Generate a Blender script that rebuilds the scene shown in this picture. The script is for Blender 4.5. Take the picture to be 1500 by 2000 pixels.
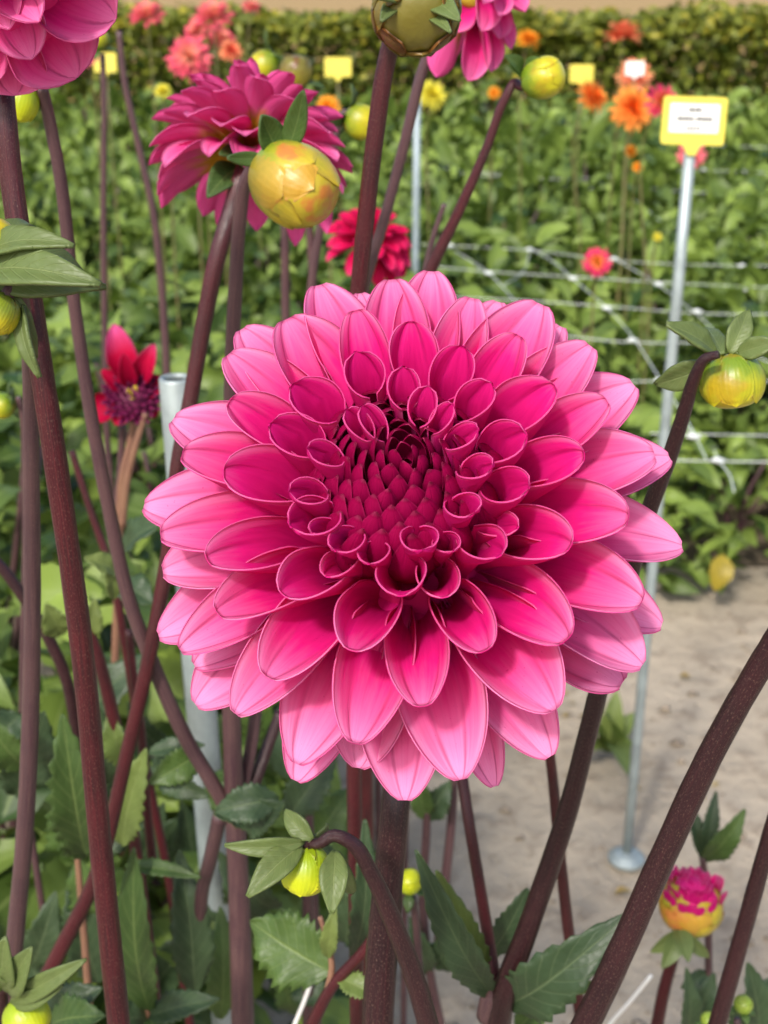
import bpy, math, random
import numpy as np
from mathutils import Vector, Matrix, Quaternion

random.seed(7)
rng = np.random.default_rng(7)
for o in list(bpy.data.objects):
    bpy.data.objects.remove(o)
scene = bpy.context.scene
COL = scene.collection

# ------------------------------------------------------------------ camera
F = 2500.0                       # focal length in photo pixels (1500 x 2000)
CAM_Z = 1.40
PITCH = math.atan(1035.0 / F)    # looking down
cam_d = bpy.data.cameras.new("camera")
cam = bpy.data.objects.new("camera", cam_d)
COL.objects.link(cam)
cam.location = (0, 0, CAM_Z)
cam.rotation_euler = (math.pi / 2 - PITCH, 0, 0)
cam_d.sensor_fit = 'VERTICAL'
cam_d.sensor_height = 36.0
cam_d.sensor_width = 27.0
cam_d.lens = 36.0 * F / 2000.0
cam_d.clip_start = 0.02
cam_d.clip_end = 2000.0
cam_d.dof.use_dof = True
cam_d.dof.focus_distance = 0.445
cam_d.dof.aperture_fstop = 17.0
scene.camera = cam
scene.render.resolution_x = 768
scene.render.resolution_y = 1024
scene.cycles.max_bounces = 6
scene.cycles.diffuse_bounces = 4
scene.cycles.glossy_bounces = 2
scene.cycles.transmission_bounces = 3
scene.cycles.caustics_reflective = False
scene.cycles.caustics_refractive = False

# ------------------------------------------------------------------ world, sun, exposure
SUN_EL, SUN_AZ = math.radians(43), math.radians(203)   # azimuth measured clockwise from +Y
world = bpy.data.worlds.new("World")
scene.world = world
world.use_nodes = True
wn = world.node_tree
bg = wn.nodes["Background"]
sky = wn.nodes.new("ShaderNodeTexSky")
sky.sky_type = 'NISHITA'
sky.sun_disc = False
sky.sun_elevation = SUN_EL
sky.sun_rotation = SUN_AZ
sky.air_density = 1.0
sky.dust_density = 3.0
sky.ozone_density = 1.0
wn.links.new(sky.outputs[0], bg.inputs[0])
bg.inputs[1].default_value = 0.15
sun_d = bpy.data.lights.new("sun", 'SUN')
sun_d.energy = 2.35
sun_d.angle = math.radians(5.0)
sun_d.color = (1.0, 0.95, 0.87)
sun = bpy.data.objects.new("sun", sun_d)
COL.objects.link(sun)
sdir = Vector((math.sin(SUN_AZ) * math.cos(SUN_EL), math.cos(SUN_AZ) * math.cos(SUN_EL), math.sin(SUN_EL)))
sun.rotation_euler = sdir.to_track_quat('Z', 'Y').to_euler()
sun.location = sdir * 5
scene.view_settings.view_transform = 'Standard'
scene.view_settings.look = 'None'
scene.view_settings.exposure = 0.70
scene.view_settings.gamma = 1.0
scene.view_settings.use_curve_mapping = False

# ------------------------------------------------------------------ pixel -> world
CP, SP = math.cos(PITCH), math.sin(PITCH)
RIGHT = Vector((1, 0, 0))
FWD = Vector((0, CP, -SP))
UP = Vector((0, SP, CP))
CAM = Vector((0, 0, CAM_Z))

def ray(px, py):
    return FWD + RIGHT * ((px - 750.0) / F) + UP * ((1000.0 - py) / F)

def P(px, py, Y):
    r = ray(px, py)
    return CAM + r * (Y / r.y)

def onz(px, py, z):
    r = ray(px, py)
    return CAM + r * ((z - CAM_Z) / r.z)

def pxsize(p):
    """metres for one photo pixel at point p"""
    return (Vector(p) - CAM).dot(FWD) / F

# ------------------------------------------------------------------ object helpers
def tag(o, label=None, cat=None, group=None, kind=None):
    if label: o["label"] = label
    if cat: o["category"] = cat
    if group: o["group"] = group
    if kind: o["kind"] = kind
    return o

def empty(name, loc, label=None, cat=None, group=None):
    o = bpy.data.objects.new(name, None)
    o.location = loc
    o.empty_display_size = 0.02
    COL.objects.link(o)
    return tag(o, label, cat, group)

WORLD_OFF = {}
def link(name, me, parent=None, loc=None):
    o = bpy.data.objects.new(name, me)
    COL.objects.link(o)
    if parent is not None:
        o.parent = parent
        # geometry is in world coordinates: undo the parents' offsets
        off = Vector((0, 0, 0)); q = parent
        while q is not None:
            off += Vector(q.location); q = q.parent
        if loc is None:
            o.location = -off
        else:
            o.location = Vector(loc) - off
    elif loc is not None:
        o.location = loc
    return o

def mesh(name, verts, faces, mats, smooth=True, attr=None, midx=None):
    me = bpy.data.meshes.new(name)
    verts = np.asarray(verts, dtype=np.float32)
    if isinstance(faces, np.ndarray) and faces.ndim == 2:
        nf, k = faces.shape
        me.vertices.add(len(verts)); me.vertices.foreach_set("co", verts.ravel())
        me.loops.add(nf * k); me.loops.foreach_set("vertex_index", faces.astype(np.int32).ravel())
        me.polygons.add(nf)
        me.polygons.foreach_set("loop_start", np.arange(0, nf * k, k, dtype=np.int32))
        me.update(calc_edges=True)
        me.validate()
    else:
        me.from_pydata(verts.tolist(), [], faces)
    if smooth:
        me.polygons.foreach_set("use_smooth", np.ones(len(me.polygons), dtype=bool))
    for m in (mats if isinstance(mats, (list, tuple)) else [mats]):
        me.materials.append(m)
    if midx is not None:
        me.polygons.foreach_set("material_index", np.asarray(midx, dtype=np.int32))
    if attr is not None:
        a = me.attributes.new("pv", 'FLOAT_COLOR', 'POINT')
        a.data.foreach_set("color", np.asarray(attr, dtype=np.float32).ravel())
    me.update()
    return me

def grid_faces(nu, nv, off=0, flip=False):
    i, j = np.meshgrid(np.arange(nu - 1), np.arange(nv - 1), indexing='ij')
    a = (i * nv + j).ravel() + off
    f = np.stack([a, a + 1, a + nv + 1, a + nv], 1)
    return f[:, ::-1] if flip else f

def catmull(pts, n):
    pts = [np.array(p, float) for p in pts]
    if len(pts) == 2:
        return np.array([pts[0] + (pts[1] - pts[0]) * t for t in np.linspace(0, 1, n)])
    segs = len(pts) - 1
    ln = [np.linalg.norm(pts[k + 1] - pts[k]) + 1e-9 for k in range(segs)]
    dirs = [(pts[k + 1] - pts[k]) / ln[k] for k in range(segs)]
    tan = [dirs[0]] + [(dirs[k - 1] * ln[k] + dirs[k] * ln[k - 1]) / (ln[k] + ln[k - 1]) for k in range(1, segs)] + [dirs[-1]]
    out = []
    for t in np.linspace(0, segs, n):
        k = min(int(t), segs - 1); x = t - k
        h00 = 2 * x ** 3 - 3 * x ** 2 + 1; h10 = x ** 3 - 2 * x ** 2 + x; h01 = -2 * x ** 3 + 3 * x ** 2; h11 = x ** 3 - x ** 2
        out.append(h00 * pts[k] + h10 * ln[k] * tan[k] + h01 * pts[k + 1] + h11 * ln[k] * tan[k + 1])
    return np.array(out)

def tube_arrays(path, radii, sides=10, cap=True, wob=0.0):
    path = np.asarray(path, float); n = len(path)
    T = np.gradient(path, axis=0); T /= np.linalg.norm(T, axis=1)[:, None] + 1e-12
    ref = np.array([0.31, 0.9, 0.12]); ref -= ref.dot(T[0]) * T[0]
    if np.linalg.norm(ref) < 1e-3: ref = np.array([1.0, 0, 0]); ref -= ref.dot(T[0]) * T[0]
    ref /= np.linalg.norm(ref)
    V = []; A = []
    ang = np.linspace(0, 2 * np.pi, sides, endpoint=False)
    L = 0.0
    for i in range(n):
        ref = ref - ref.dot(T[i]) * T[i]; ref /= np.linalg.norm(ref)
        b = np.cross(T[i], ref)
        if i: L += np.linalg.norm(path[i] - path[i - 1])
        r = radii[i] * (1 + wob * (rng.random(sides) - .5))
        V.append(path[i] + (np.cos(ang) * r)[:, None] * ref + (np.sin(ang) * r)[:, None] * b)
        A.append(np.stack([np.full(sides, L), ang / 6.2832, np.zeros(sides), np.zeros(sides)], 1))
    V = np.concatenate(V); A = np.concatenate(A)
    faces = []
    for i in range(n - 1):
        for j in range(sides):
            a = i * sides + j; b2 = i * sides + (j + 1) % sides
            faces.append([a, b2, b2 + sides, a + sides])
    if cap:
        faces.append(list(range(sides))[::-1]); faces.append([(n - 1) * sides + j for j in range(sides)])
    return V, faces, A

def tube(name, path, radii, mat, parent, sides=10, n=None, wob=0.0):
    if n is not None:
        t = np.linspace(0, 1, len(radii)); radii = np.interp(np.linspace(0, 1, n), t, radii)
        path = catmull(path, n)
    V, f, A = tube_arrays(path, radii, sides, True, wob)
    return link(name, mesh(name, V, f, mat, attr=A), parent)

# ------------------------------------------------------------------ node helpers
def newmat(name):
    m = bpy.data.materials.new(name); m.use_nodes = True
    nt = m.node_tree; nt.nodes.clear()
    out = nt.nodes.new("ShaderNodeOutputMaterial")
    return m, nt, out

class NB:
    def __init__(s, nt): s.nt = nt
    def n(s, t, **k):
        x = s.nt.nodes.new(t)
        for a, b in k.items(): setattr(x, a, b)
        return x
    def l(s, a, b): s.nt.links.new(a, b)
    def val(s, sock, v):
        if hasattr(v, 'is_output') or isinstance(v, bpy.types.NodeSocket): s.l(v, sock)
        elif isinstance(v, (tuple, list)) and len(v) == 3 and sock.type == 'RGBA': sock.default_value = (*v, 1)
        else: sock.default_value = v
    def math(s, op, a, b=0.0, c=None, clamp=False):
        x = s.n("ShaderNodeMath", operation=op); x.use_clamp = clamp
        s.val(x.inputs[0], a); s.val(x.inputs[1], b)
        if c is not None: s.val(x.inputs[2], c)
        return x.outputs[0]
    def mix(s, f, a, b, blend='MIX'):
        x = s.n("ShaderNodeMix", data_type='RGBA', blend_type=blend)
        s.val(x.inputs[0], f); s.val(x.inputs[6], a); s.val(x.inputs[7], b)
        return x.outputs[2]
    def smooth(s, v, a, b, lo=0.0, hi=1.0):
        x = s.n("ShaderNodeMapRange", interpolation_type='SMOOTHSTEP')
        s.val(x.inputs[0], v); x.inputs[1].default_value = a; x.inputs[2].default_value = b
        x.inputs[3].default_value = lo; x.inputs[4].default_value = hi
        return x.outputs[0]
    def noise(s, vec, scale, detail=3.0, rough=.55):
        x = s.n("ShaderNodeTexNoise"); 
        if vec is not None: s.l(vec, x.inputs["Vector"])
        x.inputs["Scale"].default_value = scale; x.inputs["Detail"].default_value = detail
        x.inputs["Roughness"].default_value = rough
        return x.outputs[0]
    def pv(s):
        a = s.n("ShaderNodeAttribute", attribute_name="pv"); sep = s.n("ShaderNodeSeparateColor")
        s.l(a.outputs["Color"], sep.inputs[0])
        return sep.outputs[0], sep.outputs[1], sep.outputs[2], a.outputs["Alpha"]
    def comb(s, x, y, z):
        c = s.n("ShaderNodeCombineXYZ"); s.val(c.inputs[0], x); s.val(c.inputs[1], y); s.val(c.inputs[2], z)
        return c.outputs[0]
    def bump(s, h, strength, dist):
        b = s.n("ShaderNodeBump"); s.l(h, b.inputs["Height"])
        b.inputs["Strength"].default_value = strength; b.inputs["Distance"].default_value = dist
        return b.outputs[0]
    def principled(s, col, rough=.5, spec=.4, normal=None, sheen=0.0):
        p = s.n("ShaderNodeBsdfPrincipled")
        s.val(p.inputs["Base Color"], col); s.val(p.inputs["Roughness"], rough)
        p.inputs["Specular IOR Level"].default_value = spec
        if sheen: p.inputs["Sheen Weight"].default_value = sheen; p.inputs["Sheen Roughness"].default_value = .4
        if normal is not None: s.l(normal, p.inputs["Normal"])
        return p
    def thin(s, col, trans_col, amount, out, rough=.5, spec=.3, normal=None, sheen=0.0):
        p = s.principled(col, rough, spec, normal, sheen)
        t = s.n("ShaderNodeBsdfTranslucent"); s.val(t.inputs[0], trans_col)
        m = s.n("ShaderNodeMixShader"); m.inputs[0].default_value = amount
        s.l(p.outputs[0], m.inputs[1]); s.l(t.outputs[0], m.inputs[2]); s.l(m.outputs[0], out.inputs[0])

# ------------------------------------------------------------------ materials
def petal_material(name, deep, hot, pale, back, backbase=None, line=.55, trans=.42):
    """pv = (u along, v across 0..1, age 0..1 (inner..outer), side + random)"""
    m, nt, out = newmat(name); b = NB(nt)
    u, v, age, al = b.pv()
    side = b.math('GREATER_THAN', al, 1.5)
    rnd = b.math('FRACT', al)
    vc = b.math('ABSOLUTE', b.math('MULTIPLY_ADD', v, 2.0, -1.0))          # 0 midrib .. 1 edge
    streak = b.noise(b.comb(b.math('MULTIPLY', v, 16.0), b.math('MULTIPLY', u, 2.2), b.math('MULTIPLY', rnd, 37.0)), 1.0, 4.0, .6)
    blot = b.noise(b.comb(b.math('MULTIPLY', v, 2.5), b.math('MULTIPLY', u, 3.0), b.math('MULTIPLY', rnd, 91.0)), 1.0, 3.0)
    # paleness grows to the tip, to the margin and with the age of the floret
    t = b.math('MULTIPLY', b.math('POWER', u, 1.5), b.math('MULTIPLY_ADD', age, 0.98, 0.16))
    e = b.math('MULTIPLY', b.smooth(vc, .60, 1.0), b.math('MULTIPLY_ADD', u, 0.55, 0.0))
    t = b.math('ADD', t, b.math('MULTIPLY', e, b.math('MULTIPLY_ADD', age, .35, .55)))
    t = b.math('ADD', t, b.math('MULTIPLY', b.math('SUBTRACT', streak, .5), .30))
    t = b.math('ADD', t, b.math('MULTIPLY', b.math('SUBTRACT', blot, .5), .22), clamp=True)
    r = b.n("ShaderNodeValToRGB"); b.l(t, r.inputs[0])
    el = r.color_ramp.elements
    el[0].position = 0.0; el[0].color = (*deep, 1)
    el[1].position = 1.0; el[1].color = (*pale, 1)
    x = el.new(.36); x.color = (*hot, 1)
    mid2 = tuple(.55 * a + .45 * c for a, c in zip(hot, pale)); x = el.new(.66); x.color = (*mid2, 1)
    # two fine dark grooves that run together in the tip
    wob = b.math('MULTIPLY_ADD', rnd, .18, .30)
    d = b.math('ABSOLUTE', b.math('SUBTRACT', vc, wob))
    ln = b.math('MULTIPLY', b.smooth(d, .0, .085, 1.0, 0.0), b.smooth(u, .45, .85))
    ln = b.math('MULTIPLY', ln, b.smooth(streak, .25, .6))
    front = b.mix(b.math('MULTIPLY', ln, line), r.outputs[0], tuple(.55 * c for c in deep))
    veins = b.math('SINE', b.math('MULTIPLY', v, 95.0))
    front = b.mix(b.math('MULTIPLY', b.smooth(veins, .3, 1.0), .07), front, deep)
    bk = b.mix(b.math('MULTIPLY', b.math('SUBTRACT', streak, .3), 1.0, clamp=True), back, hot)
    bk = b.mix(b.math('MULTIPLY', b.smooth(veins, .2, 1.0), .12), bk, deep)
    if backbase is not None:
        bk = b.mix(b.smooth(b.math('ADD', u, b.math('MULTIPLY', b.math('SUBTRACT', blot, .5), .5)), .28, .58, 1.0, 0.0), bk, backbase)
    else:
        bk = b.mix(b.smooth(age, .45, 1.0, .96, .10), bk, tuple(.45 * a + .55 * c for a, c in zip(deep, hot)))
        bk = b.mix(b.math('MULTIPLY', b.smooth(vc, .80, 1.0), b.math('MULTIPLY', b.smooth(u, .15, .6), .5)), bk, mid2)
    col = b.mix(side, front, bk)
    fleck = b.noise(b.comb(b.math('MULTIPLY', v, 34.0), b.math('MULTIPLY', u, 60.0), b.math('MULTIPLY', rnd, 53.0)), 1.0, 1.0)
    col = b.mix(b.math('MULTIPLY', b.smooth(fleck, .72, .80), .45), col, deep)
    dry = b.math('MULTIPLY', b.smooth(u, .94, .99), b.smooth(age, .05, .09, 1.0, 0.0))
    col = b.mix(b.math('MULTIPLY', dry, .25), col, (.85, .16, .36))
    hgt = b.math('ADD', b.math('MULTIPLY', streak, .6), b.math('MULTIPLY', ln, -.9))
    nrm = b.bump(hgt, .35, .0012)
    b.thin(col, b.mix(.35, col, hot), trans, out, rough=.6, spec=.12, normal=nrm)
    return m

M = {}
M['pink'] = petal_material('petal_pink', (.52, .001, .14), (.83, .016, .265), (.94, .34, .64), (.66, .12, .38))
M['heart'] = petal_material('petal_heart', (.27, .0, .05), (.42, .002, .085), (.70, .05, .22), (.34, .002, .07))
M['mauve'] = petal_material('petal_mauve', (.42, .002, .11), (.80, .025, .27), (.90, .25, .53), (.80, .14, .42), backbase=(.50, .26, .012))
M['magenta'] = petal_material('petal_magenta', (.40, .0, .03), (.75, .005, .11), (.85, .10, .30), (.6, .06, .2))
M['red'] = petal_material('petal_red', (.30, .0, .03), (.60, .005, .06), (.88, .14, .42), (.6, .06, .25))

def stem_material(name, c1, c2, c3, speck):
    m, nt, out = newmat(name); b = NB(nt)
    L, a, _, _ = b.pv()
    tc = b.n("ShaderNodeTexCoord").outputs["Object"]
    n1 = b.noise(tc, 30.0, 4.0)
    fib = b.noise(b.comb(b.math('MULTIPLY', L, 26.0), b.math('MULTIPLY', a, 46.0), 0.0), 1.0, 3.0, .65)
    col = b.mix(b.smooth(n1, .35, .65), c1, c2)
    col = b.mix(b.math('MULTIPLY', b.smooth(fib, .40, .68), .9), col, c3)
    hair = b.noise(b.comb(b.math('MULTIPLY', L, 760.0), b.math('MULTIPLY', a, 60.0), 3.0), 1.0, 2.0, .7)
    h2 = b.smooth(hair, .57, .68)
    col = b.mix(b.math('MULTIPLY', h2, speck), col, (.42, .26, .17))
    nrm = b.bump(b.math('ADD', fib, b.math('MULTIPLY', h2, .5)), .5, .0008)
    p = b.principled(col, .33, .40, nrm, .0)
    b.l(p.outputs[0], out.inputs[0])
    return m
M['stem_red'] = stem_material('stem_red', (.048, .0035, .008), (.026, .003, .006), (.076, .009, .013), .20)
M['stem_dark'] = stem_material('stem_dark', (.013, .0035, .006), (.022, .005, .008), (.036, .009, .012), .20)
M['stem_mauve'] = stem_material('stem_mauve', (.050, .022, .031), (.070, .032, .038), (.110, .060, .058), .18)
M['stem_tan'] = stem_material('stem_tan', (.20, .10, .06), (.16, .07, .05), (.26, .15, .09), .2)
M['stem_green'] = stem_material('stem_green', (.10, .12, .03), (.14, .10, .045), (.15, .16, .05), .1)

def leaf_material(name, c1, c2, vein, under, yellow=0.0, rough=.45):
    """pv = (u, v, random tint, side)"""
    m, nt, out = newmat(name); b = NB(nt)
    u, v, tint, al = b.pv()
    side = b.math('GREATER_THAN', al, 1.5)
    tc = b.n("ShaderNodeTexCoord").outputs["Object"]
    vc = b.math('ABSOLUTE', b.math('MULTIPLY_ADD', v, 2.0, -1.0))
    n1 = b.noise(tc, 40.0, 4.0)
    col = b.mix(tint, c1, c2)
    col = b.mix(b.math('MULTIPLY', b.math('SUBTRACT', n1, .32), 1.6, clamp=True), col, tuple(.5 * x for x in c1))
    mid = b.smooth(vc, .015, .07, 1.0, 0.0)
    sv = b.math('FRACT', b.math('SUBTRACT', b.math('MULTIPLY', u, 9.0), b.math('MULTIPLY', vc, 2.2)))
    sv = b.smooth(b.math('ABSOLUTE', b.math('SUBTRACT', sv, .5)), .03, .11, 1.0, 0.0)
    vn = b.math('MAXIMUM', mid, b.math('MULTIPLY', sv, .4))
    col = b.mix(b.math('MULTIPLY', vn, .55), col, vein)
    col = b.mix(b.math('MULTIPLY', side, .8), col, under)
    if yellow: col = b.mix(b.math('MULTIPLY', b.smooth(tint, 1 - yellow, 1.0), .8), col, (.35, .27, .03))
    q = b.n("ShaderNodeTexVoronoi"); q.inputs["Scale"].default_value = 260; b.l(tc, q.inputs["Vector"])
    nrm = b.bump(b.math('ADD', b.math('MULTIPLY', vn, -1.0), b.math('MULTIPLY', q.outputs[0], .5)), .45, .0012)
    b.thin(col, b.mix(.5, col, (.22, .32, .02)), .22, out, rough, .4, nrm)
    return m
def leaf_simple(name, c1, c2, under, yellow=0.0):
    m, nt, out = newmat(name); b = NB(nt)
    u, v, tint, al = b.pv()
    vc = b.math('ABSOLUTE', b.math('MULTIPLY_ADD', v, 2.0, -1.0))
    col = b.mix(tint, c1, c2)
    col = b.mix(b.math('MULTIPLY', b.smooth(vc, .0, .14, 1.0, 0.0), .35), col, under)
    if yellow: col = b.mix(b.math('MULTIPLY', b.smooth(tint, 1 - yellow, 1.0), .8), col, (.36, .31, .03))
    b.thin(col, b.mix(.5, col, (.22, .32, .02)), .25, out, .48, .35)
    return m
M['leaf'] = leaf_material('leaf_green', (.055, .105, .026), (.085, .15, .03), (.19, .26, .08), (.11, .16, .06))
M['leaf_dark'] = leaf_material('leaf_blue_green', (.040, .075, .032), (.055, .095, .040), (.14, .19, .09), (.13, .18, .05))
M['leaf_light'] = leaf_material('leaf_light', (.13, .19, .045), (.17, .22, .055), (.24, .30, .10), (.18, .23, .08))
M['leaf_bed'] = leaf_simple('leaf_bed', (.026, .060, .011), (.23, .320, .058), (.26, .34, .11))  # first green darkened so low-tint leaves also paint shadow pockets in the foliage
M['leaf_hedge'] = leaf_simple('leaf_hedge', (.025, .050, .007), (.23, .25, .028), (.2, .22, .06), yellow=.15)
M['sepal'] = leaf_material('sepal_green', (.12, .17, .05), (.15, .20, .06), (.22, .27, .10), (.13, .17, .06))
M['dry'] = leaf_material('dry_grass', (.30, .20, .07), (.42, .30, .11), (.4, .3, .12), (.3, .2, .08))

def bud_material(name, top, low, patch, amount):
    m, nt, out = newmat(name); b = NB(nt)
    u, v, tint, al = b.pv()
    tc = b.n("ShaderNodeTexCoord").outputs["Object"]
    n1 = b.noise(tc, 55.0, 3.0); n2 = b.noise(tc, 160.0, 3.0)
    t = b.math('ADD', u, b.math('MULTIPLY', b.math('SUBTRACT', n2, .5), .35))
    col = b.mix(b.smooth(t, .22, .66), top, low)
    col = b.mix(b.math('MULTIPLY', b.smooth(n1, .54, .66), amount), col, patch)
    col = b.mix(b.math('MULTIPLY', tint, amount), col, patch)
    vl = b.math('SINE', b.math('MULTIPLY', v, 60.0))
    col = b.mix(b.math('MULTIPLY', b.smooth(vl, .4, 1.0), .05), col, tuple(.6 * x for x in top))
    ed = b.smooth(b.math('ABSOLUTE', b.math('MULTIPLY_ADD', v, 2.0, -1.0)), .80, 1.0)
    col = b.mix(b.math('MULTIPLY', b.math('MULTIPLY', ed, b.math('GREATER_THAN', tint, .001)), .45), col, (.20, .07, .015))
    p = b.principled(col, .38, .45, b.bump(b.math('ADD', n2, b.math('MULTIPLY', vl, .07)), .35, .0010))
    p.inputs["Subsurface Weight"].default_value = 0.0
    b.l(p.outputs[0], out.inputs[0])
    return m
M['bud'] = bud_material('bud_yellow', (.13, .21, .012), (.48, .44, .012), (.36, .10, .012), .35)
M['bud_lime'] = bud_material('bud_lime', (.24, .34, .01), (.46, .50, .008), (.45, .42, .02), .1)
M['bud_orange'] = bud_material('bud_orange', (.17, .24, .015), (.44, .34, .022), (.50, .14, .035), .8)
M['bud_green'] = bud_material('bud_green', (.10, .18, .02), (.20, .28, .03), (.2, .2, .03), .3)
M['bud_brown'] = bud_material('bud_brown', (.30, .25, .02), (.15, .13, .02), (.12, .02, .015), .7)

def plain(name, col, rough=.5, spec=.4, metal=0.0, noise=0.0, nscale=60.0, bump=0.0):
    m, nt, out = newmat(name); b = NB(nt)
    tc = b.n("ShaderNodeTexCoord").outputs["Object"]
    n1 = b.noise(tc, nscale, 5.0, .6)
    c = b.mix(b.smooth(n1, .35, .7), col, tuple(x * (1 - noise) for x in col)) if noise else col
    p = b.principled(c, rough, spec, b.bump(n1, bump, .002) if bump else None)
    p.inputs["Metallic"].default_value = metal
    b.l(p.outputs[0], out.inputs[0])
    return m
M['galv'] = plain('galvanised_steel', (.36, .42, .42), .48, .5, .35, .28, 26.0, .1)
M['galv_in'] = plain('pipe_inside', (.16, .19, .19), .6, .3, .2, .3)
M['plastic_yellow'] = plain('yellow_plastic', (.70, .60, .085), .4, .4, 0, .06)
M['card'] = plain('white_card', (.80, .80, .76), .6)
M['ink'] = plain('ink', (.05, .05, .05), .7)
M['string'] = plain('net_string', (.72, .76, .74), .3, .6, 0, .25, 200)
M['core'] = plain('receptacle', (.60, .006, .15), .7)
M['core_y'] = plain('receptacle_yellow', (.40, .30, .02), .6)
M['disc_purple'] = plain('disc_purple', (.13, .004, .05), .6, .3, 0, .5, 300)
M['anther'] = plain('anther_yellow', (.55, .42, .04), .6)
M['tip'] = plain('floret_tip', (.75, .35, .30), .5)
M['twig'] = plain('twig', (.10, .065, .035), .8, .2, 0, .4)
M['grey_stake'] = plain('grey_stake', (.33, .40, .43), .5, .4, .2, .2)

def sand_material():
    m, nt, out = newmat('sand'); b = NB(nt)
    tc = b.n("ShaderNodeTexCoord").outputs["Object"]
    big = b.noise(tc, 2.6, 4.0); med = b.noise(tc, 16.0, 5.0, .6); fine = b.noise(tc, 160.0, 4.0, .7)
    col = b.mix(b.smooth(big, .35, .68), (.46, .39, .30), (.39, .325, .245))
    col = b.mix(b.math('MULTIPLY', b.smooth(med, .50, .68), .75), col, (.27, .215, .16))
    col = b.mix(b.math('MULTIPLY', b.smooth(fine, .5, .75), .35), col, (.60, .53, .43))
    h = b.math('ADD', b.math('MULTIPLY', med, 1.0), b.math('MULTIPLY', fine, .25))
    p = b.principled(col, .9, .15, b.bump(h, .8, .03))
    b.l(p.outputs[0], out.inputs[0])
    return m
M['sand'] = sand_material()
M['soil'] = plain('bed_soil', (.16, .125, .085), .95, .1, 0, .4, 14, .6)
M['field'] = plain('dry_field', (.40, .27, .12), .95, .1, 0, .35, 3.0, .3)

# ================================================================== THE SETTING
def sheet(name, x0, x1, y0, y1, z, mat, nx=2, ny=2, amp=0.0):
    xs = np.linspace(x0, x1, nx); ys = np.linspace(y0, y1, ny)
    X, Y = np.meshgrid(xs, ys, indexing='ij')
    Z = np.full(X.shape, z)
    if amp:
        Z = Z + amp * (np.sin(X * 7.1 + 1.3 * np.sin(Y * 3.7)) * np.sin(Y * 6.3 + np.cos(X * 4.1)) + .5 * np.sin(X * 17 + Y * 11) * np.sin(Y * 19 - X * 5))
        edge = np.minimum(np.minimum(X - x0, x1 - X), np.minimum(Y - y0, y1 - Y)); Z = z + (Z - z) * np.clip(edge / .3, 0, 1)
    V = np.stack([X.ravel(), Y.ravel(), Z.ravel()], 1)
    o = link(name, mesh(name, V, grid_faces(nx, ny, flip=True), mat))
    o["kind"] = "structure"
    return o
sheet('ground', -400, 400, -200, 1500, -0.012, M['sand'])
path = sheet('path', -3.0, 4.5, -0.6, 3.25, 0.0, M['sand'], 150, 80, .004)
sheet('bed', -7, 7.5, 3.0, 9.3, 0.012, M['soil'], 60, 40, .004)
sheet('field', -400, 400, 10.6, 1500, 0.0, M['field'])

# ================================================================== LEAF SHAPES
def leaf_arrays(B, T, N, w, bend=.12, fold=.35, nu=14, nv=5, serr=.06, teeth=7, tint=None, tipbend=0.0, wmax=.42, thick=0.0, wave=0.0, curlw=0.0):
    """ovate leaf from base B to tip T; N = upper side; w = full width in metres"""
    B, T, N = (np.array(x, float) for x in (B, T, N))
    ax = T - B; L = np.linalg.norm(ax); ax /= L
    N = N - N.dot(ax) * ax; N /= np.linalg.norm(N) + 1e-9
    S = np.cross(ax, N)
    u = np.linspace(0, 1, nu)[:, None]; v = np.linspace(-1, 1, nv)[None, :]
    # outline: ovate with pointed tip
    a = np.where(u < wmax, np.sin(np.clip(u / wmax, 0, 1) * np.pi / 2) ** .75, np.cos(np.clip((u - wmax) / (1 - wmax), 0, 1) * np.pi / 2) ** .85)
    tooth = ((u * teeth) % 1.0)
    half = w / 2 * a * (1 + serr * (tooth - .5) * 2 * (np.abs(v) > .9)) + .0004
    arch = bend * L * np.sin(np.pi * u) - tipbend * L * u ** 3
    side = half * v
    lift = np.abs(side) * fold + wave * w * np.sin(u * 19 + (v > 0) * 1.7) * v ** 2 - curlw * half * v ** 2
    Pp = B + ax * (u * L + 0 * v)[..., None] + S * (side * math.cos(math.atan(fold)))[..., None] + N * (arch + lift)[..., None]
    V = Pp.reshape(-1, 3)
    tint = rng.random() if tint is None else tint
    A = np.stack([np.broadcast_to(u, (nu, nv)).ravel(), np.broadcast_to((v + 1) / 2, (nu, nv)).ravel(), np.full(nu * nv, tint), np.full(nu * nv, .5)], 1)
    f = grid_faces(nu, nv, flip=False)
    if thick:
        dx = np.gradient(Pp, axis=0); dy = np.gradient(Pp, axis=1)
        nn = np.cross(dx, dy); nn /= np.linalg.norm(nn, axis=2)[..., None] + 1e-12
        sgn = 1.0 if (nn.reshape(-1, 3) @ N).mean() > 0 else -1.0
        V2 = (Pp - nn * sgn * thick).reshape(-1, 3)
        A2 = A.copy(); A2[:, 3] = 2.5
        nvt = nu * nv
        rim = []
        loop = [i * nv for i in range(nu)] + [(nu - 1) * nv + j for j in range(1, nv)] + [i * nv + nv - 1 for i in range(nu - 2, -1, -1)] + [j for j in range(nv - 2, 0, -1)]
        for k in range(len(loop)):
            p, q = loop[k], loop[(k + 1) % len(loop)]
            rim.append([p, q, q + nvt, p + nvt])
        f = np.concatenate([f, f[:, ::-1] + nvt, np.array(rim)])
        V = np.concatenate([V, V2]); A = np.concatenate([A, A2])
    return V, f, A

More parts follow.
